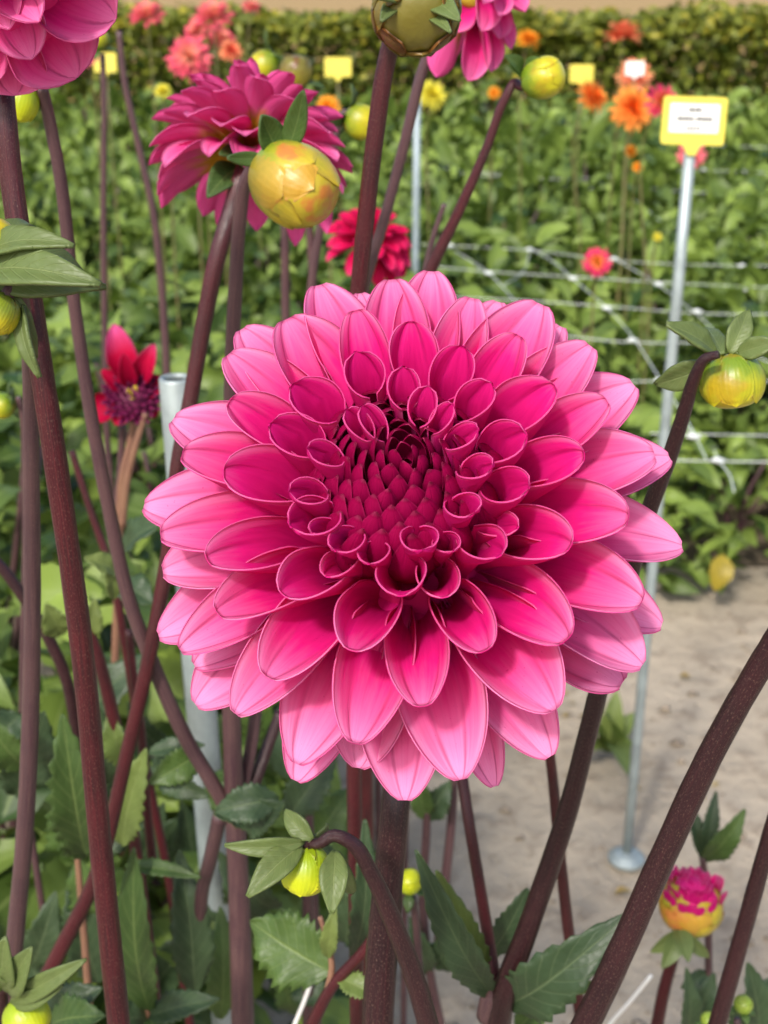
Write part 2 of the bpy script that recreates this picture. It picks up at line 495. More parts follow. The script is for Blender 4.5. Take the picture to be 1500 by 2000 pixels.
UPN = np.array([0, -.55, .85])
def leaf(parent, b, t, Yb, Yt, wpx, mat='leaf', N=None, name='leaf', roll=0.0, **k):
    Bw, Tw = P(b[0], b[1], Yb), P(t[0], t[1], Yt)
    nrm = UPN if N is None else np.array(N, float)
    if roll:
        ax = (Tw - Bw).normalized(); nrm = np.array(Quaternion(ax, math.radians(roll)) @ Vector(nrm))
    w = wpx * pxsize((Bw + Tw) / 2)
    k.setdefault('nu', 41 if k.get('serr', .06) else 16); k.setdefault('nv', 7)
    if k.get('serr', .06): k['serr'] = k.get('serr', .06) * 1.8 + .05; k['teeth'] = 10; k.setdefault('wave', .05); k.setdefault('thick', .0006)
    V, f, A = leaf_arrays(Bw, Tw, nrm, w, **k)
    return link(name, mesh(name, V, f, M[mat], attr=A), parent)

# ================================================================== PETALS
def petal_arrays(curve, r_dir, a_dir, W, phi_b, phi_t, age, nu=15, nv=11, roll=0.0, thick=.0005, pinch=.34, umax=.62, tipp=1.9, phimid=None, rnd=None, keel=.04, quill=0.0):
    """petal whose midrib follows 'curve' (bezier control points) in the plane r_dir / a_dir"""
    c0, c1, c2, c3 = (np.array(c, float) for c in curve)
    t = np.linspace(0, 1, nu) ** .9
    t[-1] = 1.0
    b = ((1 - t) ** 3)[:, None] * c0 + (3 * (1 - t) ** 2 * t)[:, None] * c1 + (3 * (1 - t) * t ** 2)[:, None] * c2 + (t ** 3)[:, None] * c3
    T = np.gradient(b, axis=0); T /= np.linalg.norm(T, axis=1)[:, None]
    S0 = np.cross(np.array(a_dir), np.array(r_dir)); S0 /= np.linalg.norm(S0)
    N = np.cross(S0, T) ; N *= 1
    # N must look towards the axis (adaxial side)
    mid = nu // 2
    if N[mid].dot(np.array(a_dir) - 1.2 * np.array(r_dir)) < 0: N = -N
    N /= np.linalg.norm(N, axis=1)[:, None]
    S = np.cross(T, N)
    cr, sr = math.cos(roll), math.sin(roll)
    S, N = S * cr + N * sr, N * cr - S * sr
    prof = np.where(t < umax, pinch + (1 - pinch) * np.sin(np.clip(t / umax, 0, 1) * np.pi / 2) ** 1.1,
                    (1 - np.clip((t - umax) / (1 - umax), 0, 1) ** tipp) ** .72)
    prof[-1] = max(prof[-1], .015)
    w = W * prof
    ph = phi_b + (phi_t - phi_b) * (t ** 1.15)
    if phimid is not None:
        ph = np.interp(t, [0, .55, 1], [phi_b, phimid, phi_t])
    rad0 = w / np.maximum(ph, .2)
    if quill:      # tube with an obliquely cut mouth
        rad0 = (1 - quill) * rad0 + quill * W / phi_b * (.26 + .88 * t)
        xq = np.clip((t - umax) / (1 - umax), 0, 1)
        profq = .82 * np.arccos(np.clip(2 * xq - 1, -1, 1)) / np.pi + .18 * (1 - xq ** 1.5)
        ph = (1 - quill) * ph + quill * phi_b * profq
    v = np.linspace(-1, 1, nv)
    ang = np.clip(v[None, :] * ph[:, None] / 2, -3.05, 3.05)
    rad = rad0[:, None]
    groove = keel * w[:, None] * (np.exp(-((np.abs(v) - .38) / .12) ** 2))[None, :] * np.clip((t - .3) * 2, 0, 1)[:, None]
    G = b[:, None, :] + (rad * np.sin(ang))[..., None] * S[:, None, :] + (rad * (1 - np.cos(ang)) - groove)[..., None] * N[:, None, :]
    q1, q2 = rng.random(2) * 6.28
    wv = .022 * w[:, None] * (np.sin(9 * t + q1)[:, None] * np.clip(v, 0, 1)[None, :] ** 2 + np.sin(8 * t + q2)[:, None] * np.clip(-v, 0, 1)[None, :] ** 2)
    G = G + wv[..., None] * (N[:, None, :] * .8 - T[:, None, :] * .6)
    dx = np.gradient(G, axis=0); dy = np.gradient(G, axis=1)
    nn = np.cross(dx, dy); nn /= np.linalg.norm(nn, axis=2)[..., None] + 1e-12
    if (nn[mid, nv // 2] @ N[mid]) < 0: nn = -nn
    G2 = G - nn * thick
    V = np.concatenate([G.reshape(-1, 3), G2.reshape(-1, 3)])
    rnd = rng.random() * .98 if rnd is None else rnd
    uu = np.broadcast_to(t[:, None], (nu, nv)).ravel(); vv = np.broadcast_to((v + 1)[None, :] / 2, (nu, nv)).ravel()
    A1 = np.stack([uu, vv, np.full(uu.shape, age), np.full(uu.shape, rnd)], 1); A2 = A1.copy(); A2[:, 3] = 2 + rnd
    n = nu * nv
    f = grid_faces(nu, nv)
    loop = [i * nv for i in range(nu)] + [(nu - 1) * nv + j for j in range(1, nv)] + [i * nv + nv - 1 for i in range(nu - 2, -1, -1)] + [j for j in range(nv - 2, 0, -1)]
    lo = np.array(loop); nx = np.roll(lo, -1)
    rim = np.stack([lo, nx, nx + n, lo + n], 1)
    # orientation of the upper sheet
    fn = np.cross(V[f[n // 3][1]] - V[f[n // 3][0]], V[f[n // 3][3]] - V[f[n // 3][0]]) if n // 3 < len(f) else None
    i = (mid) * (nv - 1) + nv // 2
    fn = np.cross(V[f[i][1]] - V[f[i][0]], V[f[i][3]] - V[f[i][0]])
    if fn @ N[mid] < 0: f = f[:, ::-1]; rim = rim
    else: rim = rim[:, ::-1]
    F_ = np.concatenate([f, f[:, ::-1] + n, rim])
    return V, F_, np.concatenate([A1, A2])

def add_petal(parent, mat, *a, **k):
    V, f, A = petal_arrays(*a, **k)
    return link('petal', mesh('petal', V, f, M[mat], attr=A), parent)

def core_mesh(C, axis, r, h, mat, hb=.7):
    """rounded receptacle"""
    q = Vector(axis).to_track_quat('Z', 'Y')
    V = []; nu, nv = 9, 14
    for i in range(nu):
        th = math.pi * i / (nu - 1)
        for j in range(nv):
            p = 2 * math.pi * j / nv
            z = math.cos(th); z = z * h if z > 0 else z * h * hb
            rr = r * math.sin(th) * (1 + .05 * math.cos(5 * p))
            V.append(Vector(C) + q @ Vector((rr * math.cos(p), rr * math.sin(p), z)))
    f = []
    for i in range(nu - 1):
        for j in range(nv):
            a, b_ = i * nv + j, i * nv + (j + 1) % nv
            f.append([a, b_, b_ + nv, a + nv])
    return mesh('flower_head', [tuple(v) for v in V], [x[::-1] for x in f], mat)

# ================================================================== STEMS
def stem_path(pts, Ys, ws, ground=True, spread=.35):
    """pixel polyline -> world path and radii, run on to the ground"""
    n = len(pts)
    Y = np.interp(np.linspace(0, 1, n), np.linspace(0, 1, len(Ys)), Ys)
    W = np.interp(np.linspace(0, 1, n), np.linspace(0, 1, len(ws)), ws)
    p = [P(a, b, y) for (a, b), y in zip(pts, Y)]
    r = [w / 2 * pxsize(q) for w, q in zip(W, p)]
    if ground:
        d = p[-1] - p[-2]; d = d / max(abs(d.z), 1e-4)
        z = p[-1].z
        base = p[-1] + Vector((d.x, d.y, 0)) * z * spread; base.z = -.01
        k_ = .07 / max(d.length, 1e-4) if False else .07
        q = p[-1] + d * min(k_, z * .15); p.append(q); r.append(r[-1]); z = q.z
        base = q + Vector((d.x, d.y, 0)) * z * spread; base.z = -.01
        p0 = q.copy()
        for t in (.25, .55, 1.0):
            s = 1 - (1 - t) ** 1.6
            q = p0.lerp(base, t); q.x = p0.x + (base.x - p0.x) * s; q.y = p0.y + (base.y - p0.y) * s
            p.append(q); r.append(r[n - 1] * (1 + .25 * t))
    return p, r

def stem(parent, pts, Ys, ws, mat='stem_red', name='stem', ground=True, spread=.35, sides=12, n=None):
    p, r = stem_path(pts, Ys, ws, ground, spread)
    return tube(name, p, r, M[mat], parent, sides, n or max(18, 6 * len(p)), wob=.05)

def base_of(pts, Ys, ws, spread=.35):
    p, r = stem_path(pts, Ys, ws, True, spread)
    return Vector((p[-1].x, p[-1].y, 0))

# ================================================================== THE LARGE PINK DAHLIA
FY = .432
O = P(803, 1052, FY)
Rf = 512 * pxsize(O)
toward = (CAM - O).normalized()
sidev = Vector((1, 0, 0))
upv = sidev.cross(toward).normalized() * -1
upv = (Vector((0, 0, 1)) - toward * toward.z).normalized()
TILT = math.radians(28)
ax = (toward * math.cos(TILT) + upv * math.sin(TILT) + sidev * -.055).normalized()
Hf, Hb = .74 * Rf, .55 * Rf
ax_n = np.array(ax); O_n = np.array(O)

def ell(p):
    d = p - O_n; z = d @ ax_n; perp = d - z * ax_n
    return (perp @ perp) / Rf ** 2 + (z / (Hf if z > 0 else Hb)) ** 2

def tip_on_dome(px, py, back=0.0, scale=1.0):
    r = np.array(ray(px, py)); c = np.array(CAM)
    t0 = (O_n - c) @ np.array(FWD)
    ts = np.linspace(t0 - 1.2 * Rf, t0 + .7 * Rf, 400)
    vals = np.array([ell(c + r * t) for t in ts])
    inside = np.where(vals < 1)[0]
    k = inside[0] if len(inside) else int(vals.argmin())
    return c + r * (ts[k] + back * Rf)

S1_pts = [(800, 1330), (782, 1480), (772, 1580), (758, 1720), (746, 1860), (738, 2000)]
S1_Y, S1_w = [.50, .485, .475, .47, .465, .46], [50, 56, 57, 60, 62, 62]
dah = empty('dahlia', base_of(S1_pts, S1_Y, S1_w), 'large fully open pink dahlia with magenta heart on a thick dark stem', 'flower')
head = link('flower_head', core_mesh(O - ax * (.02 * Rf), ax, .36 * Rf, .44 * Rf, M['core']), dah)
p, r = stem_path(S1_pts, S1_Y, S1_w)
p = [O - ax * (.30 * Rf), O - ax * (.46 * Rf) + Vector((0, .0, -.012))] + p[1:]
r = [r[0] * 1.1, r[0]] + r[1:]
tube('stem', p, r, M['stem_dark'], dah, 14, 60, wob=.06)

def traced(px, py, w, back=0.0, cup=1.0, lay=None, roll=0.0, sag=0.0, ageoff=0.0):
    tip = tip_on_dome(px, py, back)
    d = tip - O_n; z = d @ ax_n; rv = d - z * ax_n; rr = np.linalg.norm(rv); rd = rv / rr
    th = math.atan2(rr, z)                                   # polar angle from the axis
    s = min(1.0, th / math.radians(88))
    L = np.linalg.norm(d)
    # inner florets stand nearly parallel to the axis, outer ones spread from the middle
    k = min(1.0, max(0.0, (s - .36) / .60))
    th_d = th * (.42 + .58 * k ** .7)
    l = L * (.62 + .20 * k)
    dirv = lambda a: math.sin(a) * rd + math.cos(a) * ax_n
    c0 = tip - l * dirv(th_d)
    c1 = tip - .62 * l * dirv(th_d + .02) + .03 * l * dirv(th_d - math.pi / 2)
    c2 = tip - .24 * l * dirv(th_d + .22 - .10 * k)
    W = w * pxsize(tip)
    phi_b = math.radians(338 - 150 * k)
    phi_m = math.radians(275 - 135 * k ** .9) * cup
    phi_t = math.radians(165 - 68 * k ** .7) * cup
    quill = 1.0 - .80 * k ** .85
    umax = .70 - .50 * k if k < .45 else .475 + .22 * (k - .45)
    vis = phi_m * .55 + phi_t * .45
    chord = 2 * math.sin(min(vis, math.pi) / 2) / vis
    w_open = W / max(chord, .40); w_tube = W * phi_b / 2.1 if phi_b > math.pi else W / (2 * math.sin(phi_b / 2) / phi_b)
    Wa = (quill * w_tube + (1 - quill) * w_open) * (1 + .26 * k)
    age = .12 + .88 * min(1.0, max(.0, (s - .40) / .58)) + ageoff
    return add_petal(head, 'pink', (c0, c1, c2, tip), rd, ax_n, Wa, phi_b, phi_t, min(1, max(0, age)), phimid=phi_m, quill=quill,
                     roll=roll + rng.normal() * .09, tipp=2.1 - .80 * k + .35 * rng.random(), pinch=.36 - .24 * k, umax=umax - .04 * k + .04 * rng.random(), nu=30, nv=19, thick=.00055)

PET = [  # tip x, tip y, width px, back offset
 # outer rim, clockwise from the top
 (842, 530, 120, .10), (922, 582, 105, 0), (974, 590, 110, .16), (1056, 594, 150, .03), (1096, 638, 110, .18), (1154, 676, 130, 0),
 (1238, 752, 150, .10), (1278, 888, 155, 0), (1308, 894, 140, .16), (1332, 1068, 140, .12), (1226, 1012, 150, -.02), (1252, 1176, 150, 0),
 (1292, 1222, 120, .26), (1254, 1300, 160, .10), (1215, 1335, 190, .34), (1082, 1386, 165, 0), (1074, 1478, 130, .14), (966, 1536, 85, .28),
 (900, 1522, 150, .04), (791, 1563, 150, .10), (695, 1451, 145, -.01), (580, 1491, 150, .05), (578, 1525, 120, .22), (461, 1394, 130, 0),
 (382, 1376, 140, .10), (380, 1300, 120, .26), (353, 1270, 120, 0), (310, 1242, 130, .12), (318, 1117, 140, .20), (314, 1046, 135, 0),
 (281, 988, 140, .12), (406, 1094, 125, -.03), (356, 887, 135, 0), (338, 819, 140, .12), (446, 692, 125, 0), (472, 643, 120, .14),
 (560, 623, 150, -.01), (622, 557, 130, .10), (703, 573, 90, .20), (766, 546, 125, .03), (700, 1500, 140, .34), (1000, 600, 120, .24),
 # second rank
 (695, 606, 100, 0), (802, 628, 95, 0), (904, 676, 85, 0), (1014, 656, 105, 0), (1084, 756, 125, 0), (1186, 784, 110, .03), (1140, 890, 115, 0),
 (1112, 1068, 130, 0), (1104, 1250, 150, 0), (946, 1270, 115, 0), (826, 1378, 128, 0), (688, 1269, 128, 0), (525, 1323, 145, 0),
 (554, 1161, 115, 0), (426, 1198, 130, 0), (437, 923, 130, 0), (448, 784, 115, 0), (527, 830, 90, 0), (569, 753, 100, 0), (695, 687, 78, 0),
 (569, 1028, 95, 0), (960, 748, 75, 0), (1028, 850, 95, 0), (786, 716, 62, 0), (836, 754, 55, 0), (1032, 952, 85, 0), (974, 1085, 90, 0),
 (784, 1162, 100, 0),
 # small quills next to the heart
 (565, 962, 62, 0), (600, 878, 60, 0), (675, 801, 50, 0), (706, 793, 50, 0), (934, 840, 60, 0), (962, 912, 62, 0), (928, 1000, 66, 0), (826, 1075, 74, 0),
 (655, 1075, 66, .03), (885, 790, 46, 0), (720, 1100, 60, .05), (885, 1075, 52, .05), (610, 1040, 50, .05), (868, 1165, 84, .07), (640, 1125, 66, .08), (1010, 1030, 60, .08),
]
for q in PET:
    traced(*q)
# florets of the lower ranks that only show in the gaps
def fpol(l, th, ph):
    e1 = np.array(upv - ax * ax.dot(upv)); e1 /= np.linalg.norm(e1); e2 = np.cross(ax_n, e1)
    rd = math.cos(ph) * e1 + math.sin(ph) * e2
    return O_n + l * (math.sin(th) * rd + math.cos(th) * ax_n), rd
GA = math.radians(137.508)
for k in range(58):
    f = k / 57
    th = math.radians(58 + 48 * f); ph = k * GA + .4
    dome = 1 / math.sqrt((math.sin(th) / Rf) ** 2 + (math.cos(th) / (Hf if th < math.pi / 2 else Hb)) ** 2)
    if th < math.radians(76): continue
    l = dome * (.60 + .05 * rng.random())
    tip, rd = fpol(l, th, ph)
    c0, _ = fpol(.2 * l, th * .9, ph); c1, _ = fpol(.5 * l, th * .93 - .04, ph); c2, _ = fpol(.8 * l, th - .1, ph)
    add_petal(head, 'pink', (c0, c1, c2, tip), rd, ax_n, (.17 + .10 * f) * Rf, math.radians(100), math.radians(55), .12 + .7 * f, roll=rng.normal() * .1, nu=12, nv=9)
# closed florets of the heart, folding inwards
NH = 100
for k in range(NH):
    f = math.sqrt((k + .3) / NH)
    ph = k * GA
    rt = .30 * Rf * f ** 1.15
    e0, rd = fpol(1.0, math.pi / 2, ph); rd = e0 - O_n
    zt = Hf * (.90 - .14 * f ** 2)
    rb = rt + (.012 + .055 * f) * Rf
    zb = zt - (.10 + .26 * f) * Rf
    pt = lambda r_, z_: O_n + rd * r_ + ax_n * z_
    c0 = pt(rb * .80, zb); c1 = pt(rb * 1.08, zb + .35 * (zt - zb)); c2 = pt(rb * 1.10, zb + .75 * (zt - zb)); tip = pt(rt, zt + rng.normal() * .008 * Rf)
    w = (.06 + .185 * f) * Rf * (1 + rng.normal() * .10)
    add_petal(head, 'heart', (c0, c1, c2, tip), rd, ax_n, w, math.radians(165), math.radians(110), .04 * f, roll=rng.normal() * .25, nu=12, nv=9, pinch=.75, umax=.40, tipp=1.25, thick=.0004)

# ================================================================== OTHER DAHLIA HEADS (petal by petal)
def dahlia_head(parent, C, axis, R, rings, mat, core='core', jitter=.08, e1hint=(0, 0, 1), nu=12, nv=9, cupk=1.0):
    axis = Vector(axis).normalized(); a = np.array(axis); Cn = np.array(C)
    e1 = np.array(e1hint, float); e1 -= e1.dot(a) * a; e1 /= np.linalg.norm(e1); e2 = np.cross(a, e1)
    h = link('flower_head', core_mesh(C, axis, .22 * R, .25 * R, M[core]), parent)
    for (n, thd, lf, wf, bend, age, phase) in rings:
        for k in range(n):
            ph = 2 * math.pi * (k + phase) / n + rng.normal() * jitter
            th = math.radians(thd + rng.normal() * 5); L = R * lf * (1 + rng.normal() * .04)
            rd = math.cos(ph) * e1 + math.sin(ph) * e2
            pol = lambda l, t: Cn + l * (math.sin(t) * rd + math.cos(t) * a)
            bd = math.radians(bend)
            c = (pol(.12 * L, th - bd * .5), pol(.42 * L, th - bd * .4), pol(.78 * L, th - bd * .1), pol(L, th + bd * .5))
            kk = min(1, max(0, (thd - 25) / 60))
            add_petal(h, mat, c, rd, a, wf * R, math.radians(250 - 110 * kk) * cupk, math.radians(140 - 70 * kk) * cupk, age, roll=rng.normal() * .15, nu=nu, nv=nv)
    return h

# flower seen from behind, beyond the big one
S5 = [(474, 338), (452, 410), (430, 480), (398, 630), (372, 780), (350, 890), (327, 1090), (302, 1230), (246, 1480), (184, 1720), (105, 1880)]
S5Y, S5w = [.74, .72, .70, .68, .67], [36, 35, 31, 30, 28, 30]
t = empty('dahlia', base_of(S5, S5Y, S5w), 'pink dahlia seen from behind, yellow petal bases, beyond the fat yellow bud', 'flower')
C5 = P(487, 312, .775)
dahlia_head(t, C5, (.10, .50, .86), 205 * pxsize(C5), [(15, 104, 1.0, .36, 26, .9, 0), (16, 86, 1.0, .36, 20, .85, .5), (15, 68, .98, .35, 16, .7, .2), (14, 52, .94, .32, 14, .6, 0), (12, 38, .90, .28, 12, .5, .4), (9, 24, .86, .25, 8, .4, .1), (5, 10, .8, .2, 4, .2, .1)], 'mauve', 'core_y', e1hint=(0, -1, .2), jitter=.14)
p, r = stem_path(S5, S5Y, S5w)
tube('stem', [C5 + Vector((0, -.004, -.002))] + p, [r[0] * .9] + r, M['stem_red'], t, 12, 70, wob=.05)
for (tx, ty, w, dy) in [(405, 385, 60, -.03), (430, 300, 45, -.035), (525, 300, 40, -.03)]:
    leaf(t, (468, 325), (tx, ty), .755, .755 + dy, w, 'leaf', name='sepal', serr=0, bend=.1, thick=.001, N=(0, -.8, .4))

# top-left flower, cut by the frame
S2 = [(5, 120), (8, 195), (25, 370), (62, 600), (108, 900), (158, 1250), (196, 1650), (232, 2000)]
S2Y, S2w = [.53, .52, .51, .50, .50, .49], [40, 44, 46, 46, 44, 44]
t = empty('dahlia', base_of(S2, S2Y, S2w), 'shaded magenta dahlia with broad petals hanging over a thick red stem', 'flower')
C2 = P(-10, -62, .505)
hd = link('flower_head', core_mesh(C2, (.15, -.95, .1), .03, .02, M['core']), t)
def free_petal(parent, mat, Cc, axis, tip, W, pb, pm, pt, age, lift=.12, roll=0.0, nu=15, nv=11, start=.12, **k):
    a = np.array(Vector(axis).normalized()); Cn = np.array(Cc); tip = np.array(tip)
    d = tip - Cn; rd = d - d.dot(a) * a; rd /= np.linalg.norm(rd); L = np.linalg.norm(d)
    nrm = a - a.dot(d / L) * d / L
    c0 = Cn + d * start; c1 = Cn + d * .45 + nrm * lift * L; c2 = Cn + d * .8 + nrm * lift * .8 * L
    return add_petal(parent, mat, (c0, c1, c2, tip), rd, a, W, math.radians(pb), math.radians(pt), age, phimid=math.radians(pm), roll=roll, nu=nu, nv=nv, **k)
axT = (.10, -.93, .25)
for (x, y, w, Y, lift) in [(28, 187, 150, .515, .08), (150, 152, 185, .510, .06), (62, 116, 110, .49, .16), (16, 57, 95, .475, .2), (76, 42, 105, .475, .2), (226, 38, 170, .50, .1), (-60, 150, 150, .51, .1),
                          (190, -80, 150, .49, .15), (-150, 90, 150, .5, .1), (200, -200, 150, .5, .1), (-200, -100, 150, .5, .1), (100, -280, 150, .51, .1), (-80, -290, 150, .51, .1), (-30, -10, 90, .465, .25), (90, -60, 100, .47, .2), (60, -140, 90, .47, .2), (-90, -120, 90, .47, .2), (-10, -160, 80, .46, .25)]:
    tp = P(x, y, Y)
    free_petal(hd, 'mauve', C2, axT, tp, w * pxsize(tp) * 1.15, 180, 110, 70, .8, lift, tipp=1.6)
p, r = stem_path(S2, S2Y, S2w)
tube('stem', [C2 + Vector((0, .006, 0))] + p, [r[0]] + r, M['stem_red'], t, 14, 70, wob=.05)

# top flower with drooping petals
S10 = [(868, 40), (835, 110), (790, 280), (750, 430), (722, 520), (690, 640), (640, 900)]
S10Y, S10w = [.86, .86, .86], [22, 22, 24]
t = empty('dahlia', base_of(S10, S10Y, S10w, .1), 'pink dahlia with petals drooping beside a large brownish bud', 'flower')
C10 = P(915, -15, .86)
hd = link('flower_head', core_mesh(C10, (.3, -.3, .8), .018, .012, M['core_y']), t)
ax10 = (.55, -.55, .62)
for (x, y, w, Y, lift) in [(828, 120, 62, .86, .05), (852, 150, 62, .85, .05), (915, 158, 70, .84, .08), (960, 140, 62, .85, .08), (975, 75, 70, .83, .15), (1026, 22, 80, .84, .12), (1000, 95, 60, .86, .05), (940, 60, 62, .81, .2),
                          (975, 30, 60, .80, .2), (1015, -50, 80, .84, .12), (985, -110, 80, .86, .1), (900, -130, 80, .87, .1), (880, 60, 60, .83, .1), (830, -80, 80, .88, .1), (890, 110, 60, .87, .04), (945, 5, 50, .79, .25)]:
    tp = P(x, y, Y)
    free_petal(hd, 'mauve', C10, ax10, tp, w * pxsize(tp) * 1.2, 200, 120, 80, .75, lift)
p, r = stem_path(S10, S10Y, S10w, spread=.1)
tube('stem', [C10] + p, [r[0]] + r, M['stem_mauve'], t, 10, 50, wob=.05)

# small magenta flower between the stems
Cm = P(722, 470, 1.45)
Sm = [(722, 480), (716, 560), (722, 800), (735, 1200)]
t = empty('dahlia', base_of(Sm, [1.5], [15], .05), 'frilly bright magenta dahlia half hidden behind two stems', 'flower')
dahlia_head(t, Cm, (.15, -.35, .75), 92 * pxsize(Cm), [(12, 115, 1.0, .36, 20, .5, 0), (12, 92, .95, .36, 15, .4, .5), (11, 70, .85, .34, 10, .3, .2), (9, 48, .75, .3, 5, .2, 0), (6, 22, .65, .24, 0, .1, .4)], 'magenta', jitter=.15)
Cm2 = P(760, 505, 1.47)
h2 = link('flower_head', core_mesh(Cm2, (.3, -.5, .3), .006, .008, M['core']), t)
for (x, y) in [(798, 470), (800, 500), (790, 540), (768, 552), (735, 545), (795, 520)]:
    tp = P(x, y, 1.46); free_petal(h2, 'magenta', Cm, (.3, -.8, .3), tp, 30 * pxsize(tp) * 1.2, 200, 140, 90, .3, .08, nu=9, nv=7)
p, r = stem_path(Sm, [1.5], [15], spread=.05)
tube('stem', [Cm] + p, [r[0]] + r, M['stem_mauve'], t, 8, 30)

# fading red flower, nearly all petals gone
Sr = [(262, 800), (258, 850), (240, 930), (232, 1100), (225, 1300)]
t = empty('dahlia', base_of(Sr, [1.12], [17], .1), 'fading crimson dahlia with few petals and a yellow eye, left of the steel pipe', 'flower')
Cr = P(262, 778, 1.12); pr = pxsize(Cr)
axr = Vector((.08, -.85, .5)).normalized()
hd = link('flower_head', core_mesh(Cr, axr, 50 * pr, 34 * pr, M['disc_purple']), t)
q = axr.to_track_quat('Z', 'Y')
for k in range(70):
    f = math.sqrt(k / 70); ph = k * GA
    loc = Cr + q @ Vector((f * 52 * pr * math.cos(ph), f * 52 * pr * math.sin(ph), (34 - 20 * f * f) * pr))
    d = (q @ Vector((f * math.cos(ph), f * math.sin(ph), .8))).normalized()
    V, fc, A = leaf_arrays(loc - d * 6 * pr, loc + d * 18 * pr, np.array(-(q @ Vector((math.cos(ph), math.sin(ph), .1)))), 9 * pr, nu=5, nv=3, serr=0, bend=0, thick=.0006)
    link('floret', mesh('floret', V, fc, M['anther'] if f < .22 else M['disc_purple'], attr=A), hd)
for (x, y, w, age, dy) in [(222, 632, 62, .95, 0), (302, 672, 44, .5, -.01), (198, 722, 36, .2, -.01), (240, 690, 34, .1, -.02), (322, 740, 50, .3, 0), (168, 815, 60, .25, 0), (225, 830, 50, .1, -.02), (308, 812, 40, .1, 0)]:
    tp = P(x, y, 1.12 + dy); free_petal(hd, 'red', Cr, axr, tp, w * pr * 1.25, 190, 130, 80, age, .08, start=.3, nu=12, nv=9, tipp=1.25, umax=.42)
p, r = stem_path(Sr, [1.12], [17], spread=.1)
tube('stem', [Cr] + p, [r[0]] + r, M['stem_tan'], t, 8, 30)
stem(t, [(285, 805), (268, 860), (250, 930), (238, 1030)], [1.1], [12, 16], 'stem_tan', 'side_stem', ground=False)
stem(t, [(238, 830), (236, 900), (226, 1000)], [1.13], [14, 14], 'stem_mauve', 'side_stem', ground=False)

# ================================================================== BUDS
def bud_head(parent, C, axis, r, elong=1.0, mat='bud', bracts=6, rows=1, lobes=6, open_=.0, name='bud', spin=0.0, tintmax=.6):
    """axis points from the stalk to the tip of the bud"""
    axis = Vector(axis).normalized(); q = axis.to_track_quat('Z', 'Y')
    nu, nv = 16, 36
    V = []; A = []
    for i in range(nu):
        th = math.pi * i / (nu - 1)
        for j in range(nv):
            ph = 2 * math.pi * j / nv + spin
            rr = math.sin(th) ** .85 * (1 + .045 * abs(math.cos(lobes * ph / 2)) * math.sin(th))
            z = -math.cos(th) * elong
            if th > 2.4: z -= .1 * (th - 2.4)
            V.append(Vector(C) + q @ Vector((rr * r * math.cos(ph), rr * r * math.sin(ph), z * r)))
            A.append((i / (nu - 1), j / nv, .0, .5))
    f = []
    for i in range(nu - 1):
        for j in range(nv):
            a, b_ = i * nv + j, i * nv + (j + 1) % nv
            f.append([a, b_, b_ + nv, a + nv])
    body = link(name, mesh(name, [tuple(v) for v in V], f, M[mat], attr=A), parent)
    for row in range(rows):
        for k in range(bracts):
            ph0 = 2 * math.pi * (k + .5 * row) / bracts + spin + rng.normal() * .06
            end = math.radians(138 - 26 * row + rng.normal() * 8); half = math.radians(262 / bracts)
            nu2, nv2 = 11, 7
            GV = []; GA_ = []
            for lay in (1.0, .93):
                for i in range(nu2):
                    t_ = i / (nu2 - 1); th = .12 + (end - .12) * t_
                    wd = half * (math.sin(min(1, t_ * 2.2) * math.pi / 2) * (1 - max(0, (t_ - .5) / .5) ** 3) ** .6 + .02)
                    for j in range(nv2):
                        s_ = (j / (nv2 - 1) * 2 - 1)
                        ph = ph0 + wd * s_
                        R_ = r * (1.035 + .022 * row + .03 * (1 - s_ * s_) * (.4 + t_)) * lay + open_ * r * t_ ** 3
                        rr = math.sin(th) ** .85
                        GV.append(tuple(Vector(C) + q @ Vector((rr * R_ * math.cos(ph), rr * R_ * math.sin(ph), -math.cos(th) * elong * R_))))
                        GA_.append((t_ * .7, j / (nv2 - 1), 0, .5))
            tnt = .002 + random.random() ** 1.5 * tintmax
            GA_ = [(a, b_, tnt, d) for a, b_, c_, d in GA_]
            n = nu2 * nv2
            g = grid_faces(nu2, nv2)
            loop = [i * nv2 for i in range(nu2)] + [(nu2 - 1) * nv2 + j for j in range(1, nv2)] + [i * nv2 + nv2 - 1 for i in range(nu2 - 2, -1, -1)]
            lo = np.array(loop[:-1]); nx = np.array(loop[1:])
            F_ = np.concatenate([g[:, ::-1], g + n, np.stack([lo, nx, nx + n, lo + n], 1)])
            link('bract', mesh('bract', GV, F_, M[mat], attr=GA_), body)
    return body

def sepals(parent, C, axis, r, n=5, L=1.4, w=.7, reflex=60, spin=0.0, mat='sepal', elong=1.0):
    """fleshy outer bracts spreading from the base of the bud"""
    axis = Vector(axis).normalized(); q = axis.to_track_quat('Z', 'Y')
    for k in range(n):
        ph = 2 * math.pi * k / n + spin + rng.normal() * .15
        rf = math.radians(reflex + rng.normal() * 14)
        rd = Vector((math.cos(ph), math.sin(ph), 0))
        b_ = Vector(C) + q @ (rd * r * .30 + Vector((0, 0, -r * .93 * elong)))
        d = q @ (rd * math.sin(rf) + Vector((0, 0, math.cos(rf))))
        t_ = b_ + d * r * L * (1 + rng.normal() * .1)
        nn = q @ (Vector((0, 0, 1)) * math.sin(rf) - rd * math.cos(rf))
        V, f, A = leaf_arrays(b_, t_, np.array(nn), w * r, bend=.10, fold=.2, nu=12, nv=5, serr=0, thick=.0009, tipbend=.12, wmax=.5, wave=.04)
        link('sepal', mesh('sepal', V, f, M[mat], attr=A), parent)

